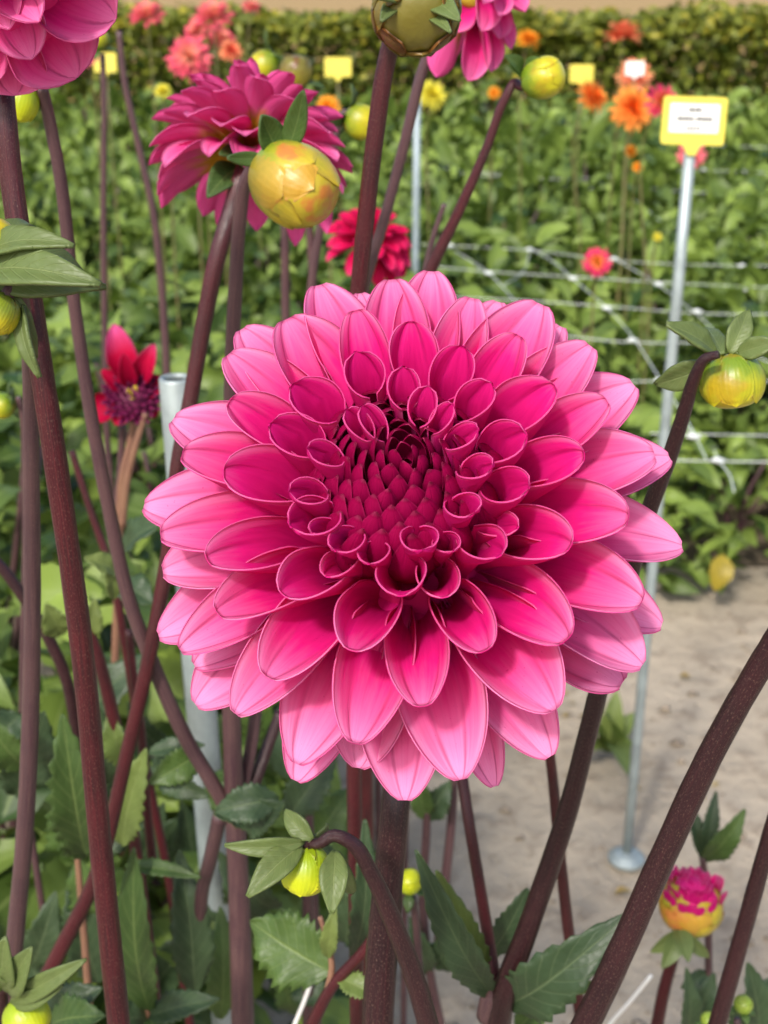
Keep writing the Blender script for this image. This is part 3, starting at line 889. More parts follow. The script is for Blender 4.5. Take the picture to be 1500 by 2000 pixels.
def bud_thing(label, pts, Ys, ws, C, axis, r, mat='bud', smat='stem_red', spread=.35, group=None, sep=None, hook=True, n=None, **k):
    base = base_of(pts, Ys, ws, spread)
    t = empty('dahlia_bud', base, label, 'flower bud', group)
    elong = k.get('elong', 1.0)
    A_ = Vector(axis).normalized()
    bd = bud_head(t, C, axis, r, mat=mat, **k)
    p, rr = stem_path(pts, Ys, ws, spread=spread)
    if hook:
        p = [Vector(C) - A_ * r * .8 * elong, Vector(C) - A_ * r * 1.15 * elong] + p; rr = [rr[0] * .95, rr[0]] + rr
    tube('stem', p, rr, M[smat], t, 12, n or 50, wob=.05)
    if sep: sepals(t, C, axis, r, elong=elong, **sep)
    return t

# fat yellow bud in front of the flower seen from behind
S6 = [(496, 322), (478, 360), (468, 430), (460, 560), (455, 660), (450, 1000), (452, 1400), (458, 1560), (468, 1780), (474, 2000)]
t = bud_thing('fat yellow and orange bud in front of the pink dahlia seen from behind', S6, [.66, .67, .68, .70, .70], [26, 28, 30, 40, 46], P(577, 362, .64), (.75, -.45, -.38), 75 * pxsize(P(577, 362, .64)), 'bud_orange', 'stem_mauve', elong=1.2, bracts=5, rows=2, n=70, tintmax=.9)
for (b_, tp, w, roll) in [((545, 298), (512, 226), 62, 20), ((560, 300), (592, 178), 46, -20), ((520, 310), (445, 308), 26, 0)]:
    leaf(t, b_, tp, .645, .635, w, 'leaf', name='sepal', serr=0, bend=-.08, thick=.001, N=(0.1, -.9, .3), roll=roll)
# stems rising from the same stalk
stem(t, [(82, 170), (92, 215), (115, 330), (146, 600), (176, 800), (214, 1000), (255, 1180), (300, 1300), (362, 1440), (432, 1560), (452, 1600)], [.66, .68, .69, .70], [24, 25, 27, 30, 30], 'stem_mauve', 'side_stem', ground=False)
stem(t, [(500, 1380), (492, 1450), (478, 1520), (462, 1590)], [.715, .70], [24, 28], 'stem_mauve', 'side_stem', ground=False)
stem(t, [(548, 1390), (522, 1460), (500, 1520), (470, 1600)], [.73, .70], [22, 28], 'stem_dark', 'side_stem', ground=False)
stem(t, [(430, 1590), (410, 1680), (395, 1740), (392, 1830)], [.71, .74], [30, 26], 'stem_mauve', 'side_stem', ground=False)
bud_head(t, P(40, 200, .66), (-.3, -.2, -.9), 34 * pxsize(P(40, 200, .66)), 1.15, 'bud_lime', 5, name='side_bud')
leaf(t, (80, 165), (55, 140), .66, .65, 30, 'leaf', name='sepal', serr=0)
leaf(t, (86, 170), (50, 165), .655, .645, 28, 'leaf', name='sepal', serr=0)

# large opening bud at the top edge
S9 = [(768, 70), (755, 120), (735, 250), (714, 430), (700, 570), (690, 700), (690, 1000)]
Cb = P(812, 18, .60)
t = bud_thing('large brownish green bud about to open on a dark red stem, pink petals behind it', S9, [.62], [38, 36, 34, 32], Cb, (.15, -.75, -.30), 78 * pxsize(Cb), 'bud_brown', 'stem_red', spread=.05, bracts=8, rows=2, hook=False, open_=.1, tintmax=1.0)
for (b_, tp, w) in [((770, 10), (738, -5), 40), ((840, 5), (898, 40), 46), ((770, 20), (745, 40), 30), ((835, 30), (880, 62), 26)]:
    leaf(t, b_, tp, .60, .575, w, 'sepal', name='sepal', serr=0, thick=.001, N=(0, -.9, .3))

# green and yellow bud on the slanting stem
S11 = [(1006, 160), (990, 185), (950, 290), (890, 425), (842, 525), (800, 640), (760, 900)]
Cb = P(1062, 152, .76)
t = bud_thing('green and yellow bud on a slanting thin dark red stem, left of the yellow label', S11, [.77], [16, 18, 24, 28], Cb, (.8, -.35, .35), 38 * pxsize(Cb), 'bud', 'stem_red', spread=.1, bracts=6, elong=1.15, tintmax=.3)
for (b_, tp, w) in [((1020, 140), (985, 108), 30), ((1025, 140), (1068, 118), 34), ((1020, 150), (990, 128), 22)]:
    leaf(t, b_, tp, .765, .755, w, 'leaf', name='sepal', serr=0, N=(0, -.8, .4))

# bud on the right, nodding
S12 = [(1404, 692), (1378, 700), (1358, 735), (1338, 800), (1308, 892), (1270, 990), (1215, 1180), (1165, 1365), (1110, 1580), (1036, 1800), (982, 1950), (968, 2020)]
S12Y, S12w = [.490, .497, .515, .54, .55], [16, 24, 30, 35, 38, 42, 56]
Cb = P(1430, 746, .505)
t = bud_thing('shiny yellow bud nodding from an arched purple stem beside the steel label post', S12, S12Y, S12w, Cb, (.12, -.25, -.92), 60 * pxsize(Cb), 'bud', 'stem_dark', spread=.2, bracts=6, hook=False, elong=.92, n=80, tintmax=.15, lobes=5)
for (b_, tp, w, dy, roll) in [((1400, 690), (1303, 632), 50, -.01, 20), ((1392, 712), (1280, 752), 56, .01, -25), ((1425, 690), (1462, 605), 44, .01, 0), ((1440, 690), (1520, 668), 40, -.01, 0), ((1410, 690), (1375, 640), 34, .03, 0), ((1436, 688), (1440, 650), 36, .02, 0)]:
    leaf(t, b_, tp, .505, .505 + dy, w, 'sepal', name='sepal', serr=0, bend=.06, thick=.0012, N=(0, -.85, .5), roll=roll, wave=.03)
# the branch with the drooping leaves at its node
stem(t, [(902, 1510), (912, 1580), (932, 1700), (955, 1840), (968, 1925)], [.60, .555], [22, 23, 25], 'stem_red', 'side_stem', ground=False)
leaf(t, (962, 1945), (812, 1660), .552, .53, 78, 'leaf_dark', bend=.10, fold=.5, roll=-35, serr=.03, tint=.2)
leaf(t, (950, 1930), (852, 1700), .565, .555, 62, 'leaf_light', bend=.06, fold=.3, roll=-10, serr=.04)
leaf(t, (990, 1962), (1212, 1805), .552, .525, 120, 'leaf_dark', bend=.16, fold=.30, roll=25, serr=.04, tipbend=.12, tint=.3)
leaf(t, (1000, 1962), (1215, 1830), .555, .54, 90, 'leaf', bend=.05, fold=.3, roll=-20, serr=.04, tipbend=.05, tint=.6)
leaf(t, (1015, 1950), (1190, 1925), .56, .54, 40, 'leaf_light', bend=.12, fold=.3, serr=.03)
leaf(t, (955, 1870), (1030, 1735), .60, .60, 70, 'leaf_dark', bend=.06, fold=.3, roll=30, serr=.06)
leaf(t, (1150, 1990), (1180, 1915), .50, .50, 26, 'leaf', serr=.02)
leaf(t, (1010, 2010), (1090, 1940), .60, .60, 60, 'leaf', serr=.04)
tube('node', [P(955, 1985, .552), P(968, 1945, .55), P(985, 1925, .55)], [26 * pxsize(P(968, 1945, .55)), 27 * pxsize(P(968, 1945, .55)), 18 * pxsize(P(968, 1945, .55))], M['stem_mauve'], t, 12, 10)

# lime bud hanging from the hooked stem in front
S17 = [(622, 1648), (650, 1632), (685, 1645), (722, 1700), (752, 1762), (780, 1830), (810, 1910), (836, 2000)]
Cb = P(597, 1700, .43)
t = bud_thing('round lime yellow bud with leafy sepals hanging from a hooked dark stem', S17, [.43, .43, .435], [22, 27, 31, 36, 40, 42], Cb, (-.10, -.22, -.95), 47 * pxsize(Cb), 'bud_lime', 'stem_dark', spread=.12, bracts=5, hook=True, elong=1.05, n=60)
for (b_, tp, w, dy, roll) in [((590, 1650), (483, 1752), 58, -.02, 30), ((655, 1660), (648, 1785), 54, -.02, 0), ((595, 1645), (438, 1652), 36, -.005, 0), ((610, 1640), (556, 1582), 40, .01, 0), ((660, 1665), (690, 1745), 30, .012, 0), ((605, 1645), (640, 1610), 22, .02, 0)]:
    leaf(t, b_, tp, .43, .43 + dy, w, 'sepal', name='sepal', serr=0, bend=.12, thick=.001, N=(0, -.95, .3), roll=roll, wave=.02, tint=.4)

# half open bud, pink crown
S16 = [(1322, 1850), (1312, 1880), (1298, 1930), (1282, 2010)]
Cb = P(1350, 1768, .82)
base = base_of(S16, [.82], [22, 26], .1)
t = empty('dahlia_bud', base, 'half open bud with a fringed pink crown and yellow green cup, over the sand', 'flower bud')
bd = bud_head(t, Cb, (.12, -.10, 1), 58 * pxsize(Cb), .92, 'bud_orange', 8, rows=2, tintmax=.7)
pr = pxsize(Cb)
for ring, (n, rad, h, Lp) in enumerate([(22, 50, 6, 44), (18, 36, 16, 42), (12, 22, 24, 36), (6, 9, 28, 32)]):
    for k in range(n):
        ph = 2 * math.pi * (k + .5 * ring) / n
        rd = Vector((math.cos(ph), math.sin(ph), 0))
        ph += rng.normal() * .12; rd = Vector((math.cos(ph), math.sin(ph), 0)); b_ = Cb + rd * rad * pr + Vector((0, 0, h * pr)); Lp2 = Lp * (1 + rng.normal() * .10); t_ = b_ + (rd * (.15 + rng.normal() * .12) + Vector((0, 0, 1))) * Lp2 * pr
        V, f, A = petal_arrays((b_, b_.lerp(t_, .3) + rd * 2 * pr, b_.lerp(t_, .7) + rd * 3 * pr, t_), np.array(rd), np.array((0, 0, 1.0)), 20 * pr, math.radians(120), math.radians(90), .5, nu=7, nv=5, pinch=.8, tipp=3)
        link('petal', mesh('petal', V, f, M['pink'], attr=A), bd)
link('crown', core_mesh(Cb + Vector((0, 0, 20 * pr)), (0, 0, 1), 50 * pr, 38 * pr, M['core']), t)
p, r = stem_path(S16, [.82], [22, 26], spread=.1)
tube('stem', [Cb - Vector((0, 0, 45 * pr))] + p, [r[0]] + r, M['stem_red'], t, 10, 30)
for (tp, w, dy) in [((1292, 1892), 40, -.02), ((1345, 1880), 40, -.03), ((1270, 1860), 30, 0), ((1385, 1870), 26, 0)]:
    leaf(t, (1325, 1815), tp, .80, .80 + dy, w, 'sepal', name='sepal', serr=0, N=(0, -.9, .3))

# buds at the left edge with fleshy grey green leaves
S3 = [(52, 640), (58, 720), (62, 1000), (62, 1300), (50, 1600), (30, 1830)]
Cb = P(-6, 612, .47)
t = bud_thing('green bud with big fleshy grey green sepals at the head of a mauve stem', S3, [.50, .56, .58], [26, 33, 34, 34], Cb, (-.5, -.3, -.8), 42 * pxsize(Cb), 'bud', 'stem_mauve', hook=True, n=50, spread=.1)
for (b_, tp, w, dy, roll, tip_) in [((-40, 505), (128, 462), 62, -.02, -10, .1), ((-50, 535), (186, 545), 84, -.03, 0, .05), ((-20, 560), (203, 555), 50, .0, 20, .1), ((-10, 490), (178, 520), 50, .02, 0, .15), ((40, 590), (76, 738), 34, -.01, 30, 0), ((20, 560), (72, 700), 26, .0, -30, 0), ((-10, 470), (72, 425), 34, .02, 0, .2)]:
    leaf(t, b_, tp, .475, .475 + dy, w, 'sepal', name='sepal', serr=0, bend=.10, thick=.0014, N=(-.1, -.75, .65), roll=roll, tipbend=tip_, wave=.03, tint=.35)
bud_head(t, P(-10, 470, .475), (-.6, -.3, .5), 42 * pxsize(P(0, 470, .475)), 1.0, 'bud', 5, name='side_bud')
stem(t, [(-30, 540), (0, 560), (30, 600), (52, 660)], [.48, .50], [26, 28], 'stem_mauve', 'side_stem', ground=False)

# bud bottom left
S8 = [(8, 1925), (5, 1960), (-15, 2060)]
Cb = P(52, 1990, .50)
t = bud_thing('lime bud with pointed pale leaves low beside the left red stem', S8, [.51], [20, 24], Cb, (.5, -.5, -.7), 44 * pxsize(Cb), 'bud_lime', 'stem_dark', spread=.1, bracts=5, n=24)
for (b_, tp, w, roll) in [((22, 1955), (168, 1874), 44, 0), ((20, 1960), (122, 1925), 40, 10), ((15, 1940), (62, 1850), 62, 0), ((10, 1930), (10, 1830), 60, 0), ((10, 1930), (-30, 1900), 50, 0)]:
    leaf(t, b_, tp, .50, .49, w, 'sepal', name='sepal', serr=0, bend=.1, thick=.001, N=(0, -.8, .5), roll=roll, tint=.5)

# smaller buds farther off
far_buds = [
 ('round yellow green bud on a thin brown stem before the coral dahlias', (188, 76), 22, 1.7, [(200, 105), (203, 180), (202, 400), (205, 700)], 13, 'bud'),
 ('yellow bud right of the pink dahlia seen from behind', (704, 238), 32, 1.02, [(676, 215), (662, 240), (650, 330), (628, 430), (608, 560), (600, 800)], 18, 'bud'),
 ('bright yellow bud above the pink dahlia seen from behind', (517, 128), 28, 1.5, [(545, 120), (550, 160), (556, 400), (558, 620), (560, 900)], 18, 'bud'),
 ('olive green bud beside a pale stem above the pink dahlia', (578, 138), 30, 1.45, [(574, 170), (590, 300), (612, 560), (620, 900)], 16, 'bud_brown'),
 ('tiny yellow bud at the left edge behind the mauve stem', (5, 792), 24, .9, [(35, 775), (42, 800), (48, 900), (45, 1300)], 14, 'bud'),
 ('small lime bud behind the thick stem of the large dahlia', (800, 1722), 24, .68, [(806, 1752), (812, 1800), (822, 2010)], 16, 'bud_lime'),
 ('young green bud low at the right corner behind the dark stem', (1452, 1962), 18, .62, [(1440, 1990), (1440, 2040)], 16, 'bud_green'),
 ('young green bud beside the lowest right leaves', (1384, 1992), 15, .66, [(1376, 2015), (1376, 2060)], 16, 'bud_green'),
]
for lab, c, rp, Y, pts, w, mt in far_buds:
    Cb = P(c[0], c[1], Y)
    side = 1 if pts[0][0] < c[0] else -1
    bud_thing(lab, pts, [Y], [w * .85, w], Cb, (.7 * side, -.2, -.35) if abs(pts[0][0] - c[0]) > 15 else (0, -.2, 1), rp * pxsize(Cb), mt, 'stem_mauve', spread=.02, bracts=5, n=30, sep=dict(n=4, L=1.5, w=.8, reflex=95, mat='leaf'), hook=False, tintmax=.3)

# ================================================================== BARE STALKS (their heads lie outside the picture)
def stalk(label, pts, Ys, ws, mat, spread=.3, group=None, sides_=()):
    t = empty('dahlia_stalk', base_of(pts, Ys, ws, spread), label, 'stem', group)
    stem(t, pts, Ys, ws, mat, spread=spread)
    for a in sides_: stem(t, *a, ground=False)
    return t
stalk('thick dark hairy stalk slanting over the sand at the right edge', [(1560, 1175), (1500, 1275), (1400, 1450), (1300, 1662), (1205, 1875), (1120, 2050)], [.44, .45, .455], [50, 52, 55], 'stem_dark', .15)
stalk('thinner dark stalk leaning in the lower right corner', [(1545, 1500), (1502, 1640), (1460, 1790), (1398, 2010)], [.52, .53], [32, 34], 'stem_dark', .15)
t19 = stalk('straight dark red stalk crossing behind the arched purple stem', [(1060, 1380), (1076, 1490), (1092, 1650), (1112, 1830), (1138, 2010)], [.66], [20, 22, 25], 'stem_red', .1)
t15 = stalk('slim stalk topped by two green leaves over the sand, right of the slanting dark stalk', [(1372, 1672), (1382, 1760), (1384, 1880), (1386, 2010)], [.90], [14, 15, 16], 'stem_mauve', .05)
leaf(t15, (1375, 1680), (1455, 1580), .90, .89, 52, 'leaf', roll=25, bend=.15, tint=.5, serr=.03)
leaf(t15, (1372, 1680), (1398, 1545), .90, .92, 34, 'leaf_dark', serr=.03)
leaf(t15, (1370, 1675), (1340, 1560), .90, .92, 30, 'leaf_dark', serr=.03)
leaf(t15, (1384, 1900), (1330, 1930), .90, .89, 40, 'leaf_dark', roll=-20)
t20 = stalk('slim reddish stalk with dark leaves right behind the thick main stem', [(835, 1580), (832, 1640), (826, 1760), (840, 1900), (862, 2010)], [.90], [17, 17, 20], 'stem_mauve', .05)
leaf(t20, (835, 1600), (880, 1525), .90, .90, 56, 'leaf_dark', roll=15)
leaf(t20, (832, 1600), (812, 1500), .90, .90, 46, 'leaf', roll=-15)
leaf(t20, (836, 1900), (800, 1790), .90, .88, 50, 'leaf_dark', roll=-15)
stem(t20, [(888, 1500), (882, 1600), (870, 1720), (852, 1880)], [.92, .90], [18, 20], 'stem_mauve', 'side_stem', ground=False)
leaf(t20, (850, 1890), (900, 1800), .9, .88, 60, 'leaf_dark', roll=15)
t21 = stalk('reddish brown side stalk with a broad lit leaf, left of the thick main stem', [(742, 1808), (716, 1850), (650, 1925), (600, 2020)], [.56, .56], [20, 22, 26], 'stem_red', .1, sides_=[([(640, 1935), (648, 1890), (640, 1840), (625, 1790)], [.56, .57], [15, 10], 'stem_tan', 'side_stem')])
leaf(t21, (648, 1900), (490, 1800), .565, .59, 150, 'leaf', bend=.05, fold=.15, roll=0, N=(0, -.9, .35), serr=.06, teeth=11, tint=.8)
leaf(t21, (640, 1870), (655, 1770), .56, .56, 34, 'leaf_light', serr=.03)
leaf(t21, (690, 1870), (712, 1600), .60, .60, 64, 'leaf_dark', N=(.3, -.9, .2), serr=.05, tint=.2)
leaf(t21, (660, 1910), (740, 1950), .56, .55, 50, 'leaf_light', serr=.08, teeth=5)
# red stems low on the left
stalk('dark red stalk bent behind the left red stem', [(150, 1180), (180, 1250), (212, 1360), (238, 1490), (262, 1640), (285, 1800), (310, 2010)], [.80], [22, 26, 24, 22], 'stem_red', .1, sides_=[([(252, 1230), (262, 1330), (275, 1420), (285, 1560), (300, 1700)], [.84, .82], [16, 18], 'stem_red', 'side_stem')])
stalk('thin brown red stalk running down between the left stems', [(140, 880), (165, 960), (192, 1040), (214, 1100), (240, 1230), (270, 1420), (330, 1720), (365, 1960)], [.95, .92], [13, 17, 18], 'stem_red', .1)
stalk('dark stalk slanting down behind the mauve stem at the left edge', [(-40, 1070), (0, 1105), (45, 1165), (120, 1300), (160, 1500)], [.80], [22, 24], 'stem_dark', .05)
stalk('tall thin mauve stalk rising in front of the coral dahlias', [(232, 60), (242, 150), (272, 290), (302, 430), (312, 520), (330, 800)], [1.5], [12, 14, 16], 'stem_mauve', .02)
stalk('dark bent stalk tip beside the slanting stem over the large dahlia', [(868, 398), (850, 450), (832, 520), (815, 700)], [1.0], [10, 14], 'stem_mauve', .02)

# ================================================================== LEAFY PLANT BEHIND THE STEMS, LEFT
fp = empty('dahlia_plant', P(220, 2000, .78) * 1.0, 'leafy dahlia plant with serrated leaves around the left stems', 'plant')
fp.location.z = 0
gst = [(300, 2010), (305, 1960), (290, 1900)]
stem(fp, [(292, 1930), (296, 1985), (300, 2050)], [.72], [16, 20], 'stem_tan', 'stem', spread=.05)
stem(fp, [(150, 1660), (162, 1800), (180, 2040)], [.78], [12, 16], 'stem_tan', 'stem', spread=.05)
stem(fp, [(262, 1660), (262, 1760), (275, 1900), (292, 1985)], [.76, .72], [8, 12], 'stem_tan', 'stem', ground=False)
near_leaves = [ # base, tip, Yb, Yt, width, mat, roll, N
 ((165, 1668), (122, 1395), .76, .74, 108, 'leaf', 0, (.2, -.9, .3), .10), ((175, 1670), (105, 1540), .77, .75, 90, 'leaf', 10, (.2, -.9, .3), .08),
 ((238, 1650), (286, 1462), .74, .73, 78, 'leaf_light', 0, (-.2, -.95, .2), .07), ((250, 1500), (212, 1390), .80, .80, 60, 'leaf_light', 0, (0, -.9, .3), .06),
 ((392, 1470), (292, 1530), .72, .70, 70, 'leaf', -20, (0, -.7, .7), .04), ((300, 1500), (408, 1556), .72, .70, 60, 'leaf_dark', -20, (0, -.9, -.1), .04), ((290, 1470), (400, 1455), .73, .73, 40, 'leaf_dark', 0, None, .04),
 ((292, 1975), (262, 1655), .715, .70, 92, 'leaf', 0, (-.15, -.95, .2), .03), ((380, 1940), (350, 1660), .73, .75, 88, 'leaf_dark', 0, (.35, -.9, .2), .03),
 ((245, 1690), (392, 1714), .72, .70, 34, 'leaf', 0, None, .03), ((292, 1985), (430, 1952), .71, .69, 64, 'leaf_dark', 0, None, .04), ((290, 1990), (215, 1995), .72, .70, 70, 'leaf_dark', 0, None, .04), ((292, 1990), (330, 2080), .71, .68, 70, 'leaf', 0, None, .04),
 ((470, 1610), (418, 1590), .70, .68, 60, 'leaf_dark', 0, None, .03), ((470, 1605), (556, 1570), .685, .66, 84, 'leaf_dark', 0, (0, -.8, .5), .03), ((545, 1560), (420, 1585), .67, .665, 80, 'leaf_dark', 0, (0, -.75, .6), .03),
 ((560, 1600), (655, 1470), .80, .82, 84, 'leaf_dark', 0, (-.2, -.9, .3), .05), ((610, 1640), (685, 1540), .90, .92, 96, 'leaf', 0, (0, -.9, .3), .05), ((560, 1520), (545, 1380), .80, .82, 66, 'leaf_dark', 0, (0, -.9, .3), .05),
 ((90, 1990), (200, 1930), .62, .62, 80, 'leaf_dark', 0, None, .05), ((100, 2000), (205, 1985), .60, .58, 90, 'leaf', 0, None, .05), ((190, 1920), (140, 1700), .85, .85, 90, 'leaf_dark', 0, (.2, -.9, .3), .05),
 ((430, 1990), (430, 1770), .80, .82, 74, 'leaf', 0, (.3, -.9, .2), .04), ((450, 1960), (415, 1800), .82, .82, 60, 'leaf_light', 0, (.3, -.9, .2), .04),
 ((230, 1120), (165, 1090), .80, .79, 50, 'leaf_light', 0, None, .03), ((222, 1170), (210, 1090), .80, .80, 40, 'leaf_light', 20, (.3, -.9, .1), .03), ((120, 1240), (90, 1180), .8, .79, 56, 'leaf_light', 0, (.3, -.9, .1), .03),
 ((170, 1250), (185, 1170), .8, .8, 46, 'leaf_light', 0, (.3, -.9, .1), .05), ((240, 1080), (320, 1020), .92, .9, 76, 'leaf_dark', 0, None, .03), ((235, 1140), (300, 1180), .9, .88, 70, 'leaf_dark', 0, None, .03),
 ((1350, 2010), (1395, 1900), .85, .85, 60, 'leaf_dark', 0, None, .04), ((1480, 2040), (1460, 1880), .70, .70, 80, 'leaf_dark', 0, None, .05), ((1440, 2040), (1520, 1900), .72, .72, 90, 'leaf_dark', 0, None, .05), ((1330, 2030), (1340, 1890), .8, .8, 50, 'leaf_dark', 0, (.3, -.9, .2), .04),
]
rp = empty('dahlia_plant', Vector((P(1440, 2000, .72).x, .72, 0)), 'low dark green leaves in the lower right corner', 'plant')
stem(rp, [(1430, 2030), (1432, 2100)], [.73], [18, 20], 'stem_red', 'stem', spread=.02)
for (b_, tp, Yb, Yt, w, mt, roll, N, sr) in near_leaves:
    leaf(rp if b_[0] > 1000 else fp, b_, tp, Yb, Yt, w, mt, N=N, roll=roll, serr=sr, teeth=9, bend=.08 + .06 * random.random(), wave=.04)

for k in range(56):
    bx = random.uniform(10, 720); by = random.uniform(1380, 2000)
    if 520 < bx and by < 1600: continue
    Yb = random.uniform(1.0, 1.15) if 290 < bx < 430 else random.uniform(.82, 1.05)
    an = random.uniform(-.9, .9); ln_ = random.uniform(90, 170)
    leaf(fp, (bx, by), (bx + ln_ * math.sin(an), by - ln_ * math.cos(an) * random.choice((1, 1, -.6))), Yb, Yb - .02, ln_ * random.uniform(.5, .7), random.choice(('leaf', 'leaf_dark', 'leaf_dark', 'leaf_dark', 'leaf')),
         N=(random.uniform(-.4, .4), -.8, random.uniform(.2, .7)), serr=.05, bend=random.uniform(.02, .16), fold=random.uniform(.15, .5), tipbend=random.uniform(0, .2), wave=.06)
# ================================================================== LEAF CLOUD PLANTS
def leaf_library(n, L, nu, nv, thick=0.0, serr=.07):
    out = []
    for k in range(n):
        V, f, A = leaf_arrays((0, 0, 0), (L, 0, 0), (0, 0, 1), L * (.42 + .26 * rng.random()), bend=.06 + .14 * rng.random(), fold=.15 + .3 * rng.random(), nu=nu, nv=nv, serr=serr, teeth=6, tint=0, tipbend=.25 * rng.random(), wave=.05, thick=thick)
        out.append((V, f, A))
    return out
LIB_FAR = leaf_library(6, 1.0, 7, 5)
LIB_NEAR = leaf_library(6, 1.0, 14, 5, serr=.10)

def rot_frames(n, up_bias=.8, az=None):
    """random leaf frames: x = along the leaf, z = upper side"""
    az = rng.random(n) * 2 * np.pi if az is None else az
    el = rng.normal(-.15, .45, n)
    X = np.stack([np.cos(az) * np.cos(el), np.sin(az) * np.cos(el), np.sin(el)], 1)
    Z = rng.normal(0, .38, (n, 3)); Z[:, 2] += up_bias; Z[:, 1] -= .25
    Z -= (Z * X).sum(1)[:, None] * X; Z /= np.linalg.norm(Z, axis=1)[:, None]
    Y = np.cross(Z, X)
    return np.stack([X, Y, Z], 2)

def foliage_mesh(name, pos, size, frames, tints, lib, mat):
    Vs, Fs, As = [], [], []; off = 0
    for i in range(len(pos)):
        V, f, A = lib[i % len(lib)]
        Vs.append(pos[i] + (V * size[i]) @ frames[i].T); Fs.append(f + off)
        A2 = A.copy(); A2[:, 2] = tints[i]; As.append(A2); off += len(V)
    return mesh(name, np.concatenate(Vs), np.concatenate(Fs), mat, attr=np.concatenate(As))

def bush_mesh(nl, rad, h, ls, lib, mat, hollow=.35, tm=.4):
    a = rng.random(nl) * 2 * np.pi; zf = rng.random(nl) ** .75
    rr = rad * np.sqrt(hollow ** 2 + (1 - hollow ** 2) * rng.random(nl)) * (.65 + .5 * np.sin(np.pi * np.clip(zf * .8 + .12, 0, 1)))
    pos = np.stack([rr * np.cos(a), rr * np.sin(a), .03 + (h - .03) * zf * (1 - .22 * (rr / rad) ** 2)], 1)
    fr = rot_frames(nl, .8, a + rng.normal(0, .7, nl))
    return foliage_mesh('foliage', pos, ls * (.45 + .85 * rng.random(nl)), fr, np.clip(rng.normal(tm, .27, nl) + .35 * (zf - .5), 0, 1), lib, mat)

def bush_stems(h, rad, n):
    me = []
    for k in range(n):
        a = rng.random() * 6.28; e = rad * (.3 + .5 * rng.random())
        top = np.array([e * math.cos(a), e * math.sin(a), h * (.7 + .25 * rng.random())])
        V, f, A = tube_arrays(catmull([(0.01 * math.cos(a), .01 * math.sin(a), -.01), top * (.25, .25, .45), top], 7), np.linspace(.008, .004, 7), 6)
        me.append(mesh('stem', V, f, M['stem_mauve'], attr=A))
    return me

BUSH = []
for k in range(7):
    h = .40 + .022 * k
    BUSH.append((bush_mesh(330 + 20 * (k % 3), .40, h, (.088, .125, .105, .14, .096, .115, .13)[k], LIB_FAR, M['leaf_bed'], tm=(.20, .50, .35, .30, .62, .42, .25)[k]), bush_stems(h, .35, 3)))
LEAFMESH = []
for k in range(8):
    V, f, A = LIB_NEAR[k % 6]; A = A.copy(); A[:, 2] = k / 7
    LEAFMESH.append(mesh('leaf', V, f, M['leaf_bed'], attr=A))

def bush(x, y, label, group, s=1.0, k=None, sz=1.0):
    k = rng.integers(len(BUSH)) if k is None else k
    t = empty('dahlia_plant', (x, y, 0), label, 'plant', group)
    t.rotation_euler = (0, 0, rng.random() * 6.28); t.scale = (s, s, s * sz)
    fo = bpy.data.objects.new('foliage', BUSH[k][0]); COL.objects.link(fo); fo.parent = t; fo["kind"] = "stuff"
    for m_ in BUSH[k][1]:
        so = bpy.data.objects.new('stem', m_); COL.objects.link(so); so.parent = t
    return t

def leafy_plant(x, y, h, rad, n, label, group=None, ls=.10, fill=0):
    """plant whose large leaves are single parts"""
    t = empty('dahlia_plant', (x, y, 0), label, 'plant', group)
    fr = rot_frames(n, .75)
    for i in range(n):
        a = rng.random() * 6.28; zf = rng.random() ** .7; rr = rad * math.sqrt(rng.random()) * (1 - .3 * zf)
        o = bpy.data.objects.new('leaf', LEAFMESH[rng.integers(8)]); COL.objects.link(o); o.parent = t
        m = Matrix([list(fr[i][0]), list(fr[i][1]), list(fr[i][2])]).to_4x4()
        s = ls * (.65 + .7 * rng.random())
        o.matrix_local = Matrix.Translation((rr * math.cos(a), rr * math.sin(a), .05 + zf * (h - .05))) @ m @ Matrix.Scale(s, 4)
    for k in range(4):
        a = rng.random() * 6.28; e = rad * (.2 + .5 * rng.random())
        top = np.array([e * math.cos(a), e * math.sin(a), h * (.8 + .2 * rng.random())])
        V, f, A = tube_arrays(catmull([(0.01 * math.cos(a), .01 * math.sin(a), -.01), top * (.25, .25, .45), top], 8), np.linspace(.009, .0045, 8), 7)
        so = bpy.data.objects.new('stem', mesh('stem', V, f, M['stem_mauve'], attr=A)); COL.objects.link(so); so.parent = t
    if fill:
        nl = fill; a = rng.random(nl) * 6.28; zf = rng.random(nl) ** .8; rr = rad * .85 * np.sqrt(rng.random(nl))
        pos = np.stack([rr * np.cos(a), rr * np.sin(a), .03 + zf * (h * .9)], 1)
        me = foliage_mesh('foliage', pos, ls * (.5 + .6 * rng.random(nl)), rot_frames(nl), np.clip(rng.normal(.25, .2, nl), 0, 1), LIB_FAR, M['leaf_bed'])
        fo = bpy.data.objects.new('foliage', me); COL.objects.link(fo); fo.parent = t; fo["kind"] = "stuff"
    return t

LP = [(-.50, 1.25, .80, .24), (-.22, 1.28, .62, .17), (-.62, 1.75, .84, .28), (-.26, 1.72, .66, .22), (-.85, 2.2, .80, .30), (-.40, 2.25, .74, .27), (-.05, 2.45, .56, .22), (-1.10, 2.75, .78, .3), (-.60, 2.8, .74, .3), (-.15, 2.9, .62, .26), (-.36, .98, .62, .16)]
for k, (x, y, h, rad) in enumerate(LP):
    leafy_plant(x, y, h, rad, 62, 'leafy green dahlia plant without flowers behind the left stems', 'leafy plants behind the left stems', ls=.10 if y < 1.5 else .115, fill=150)

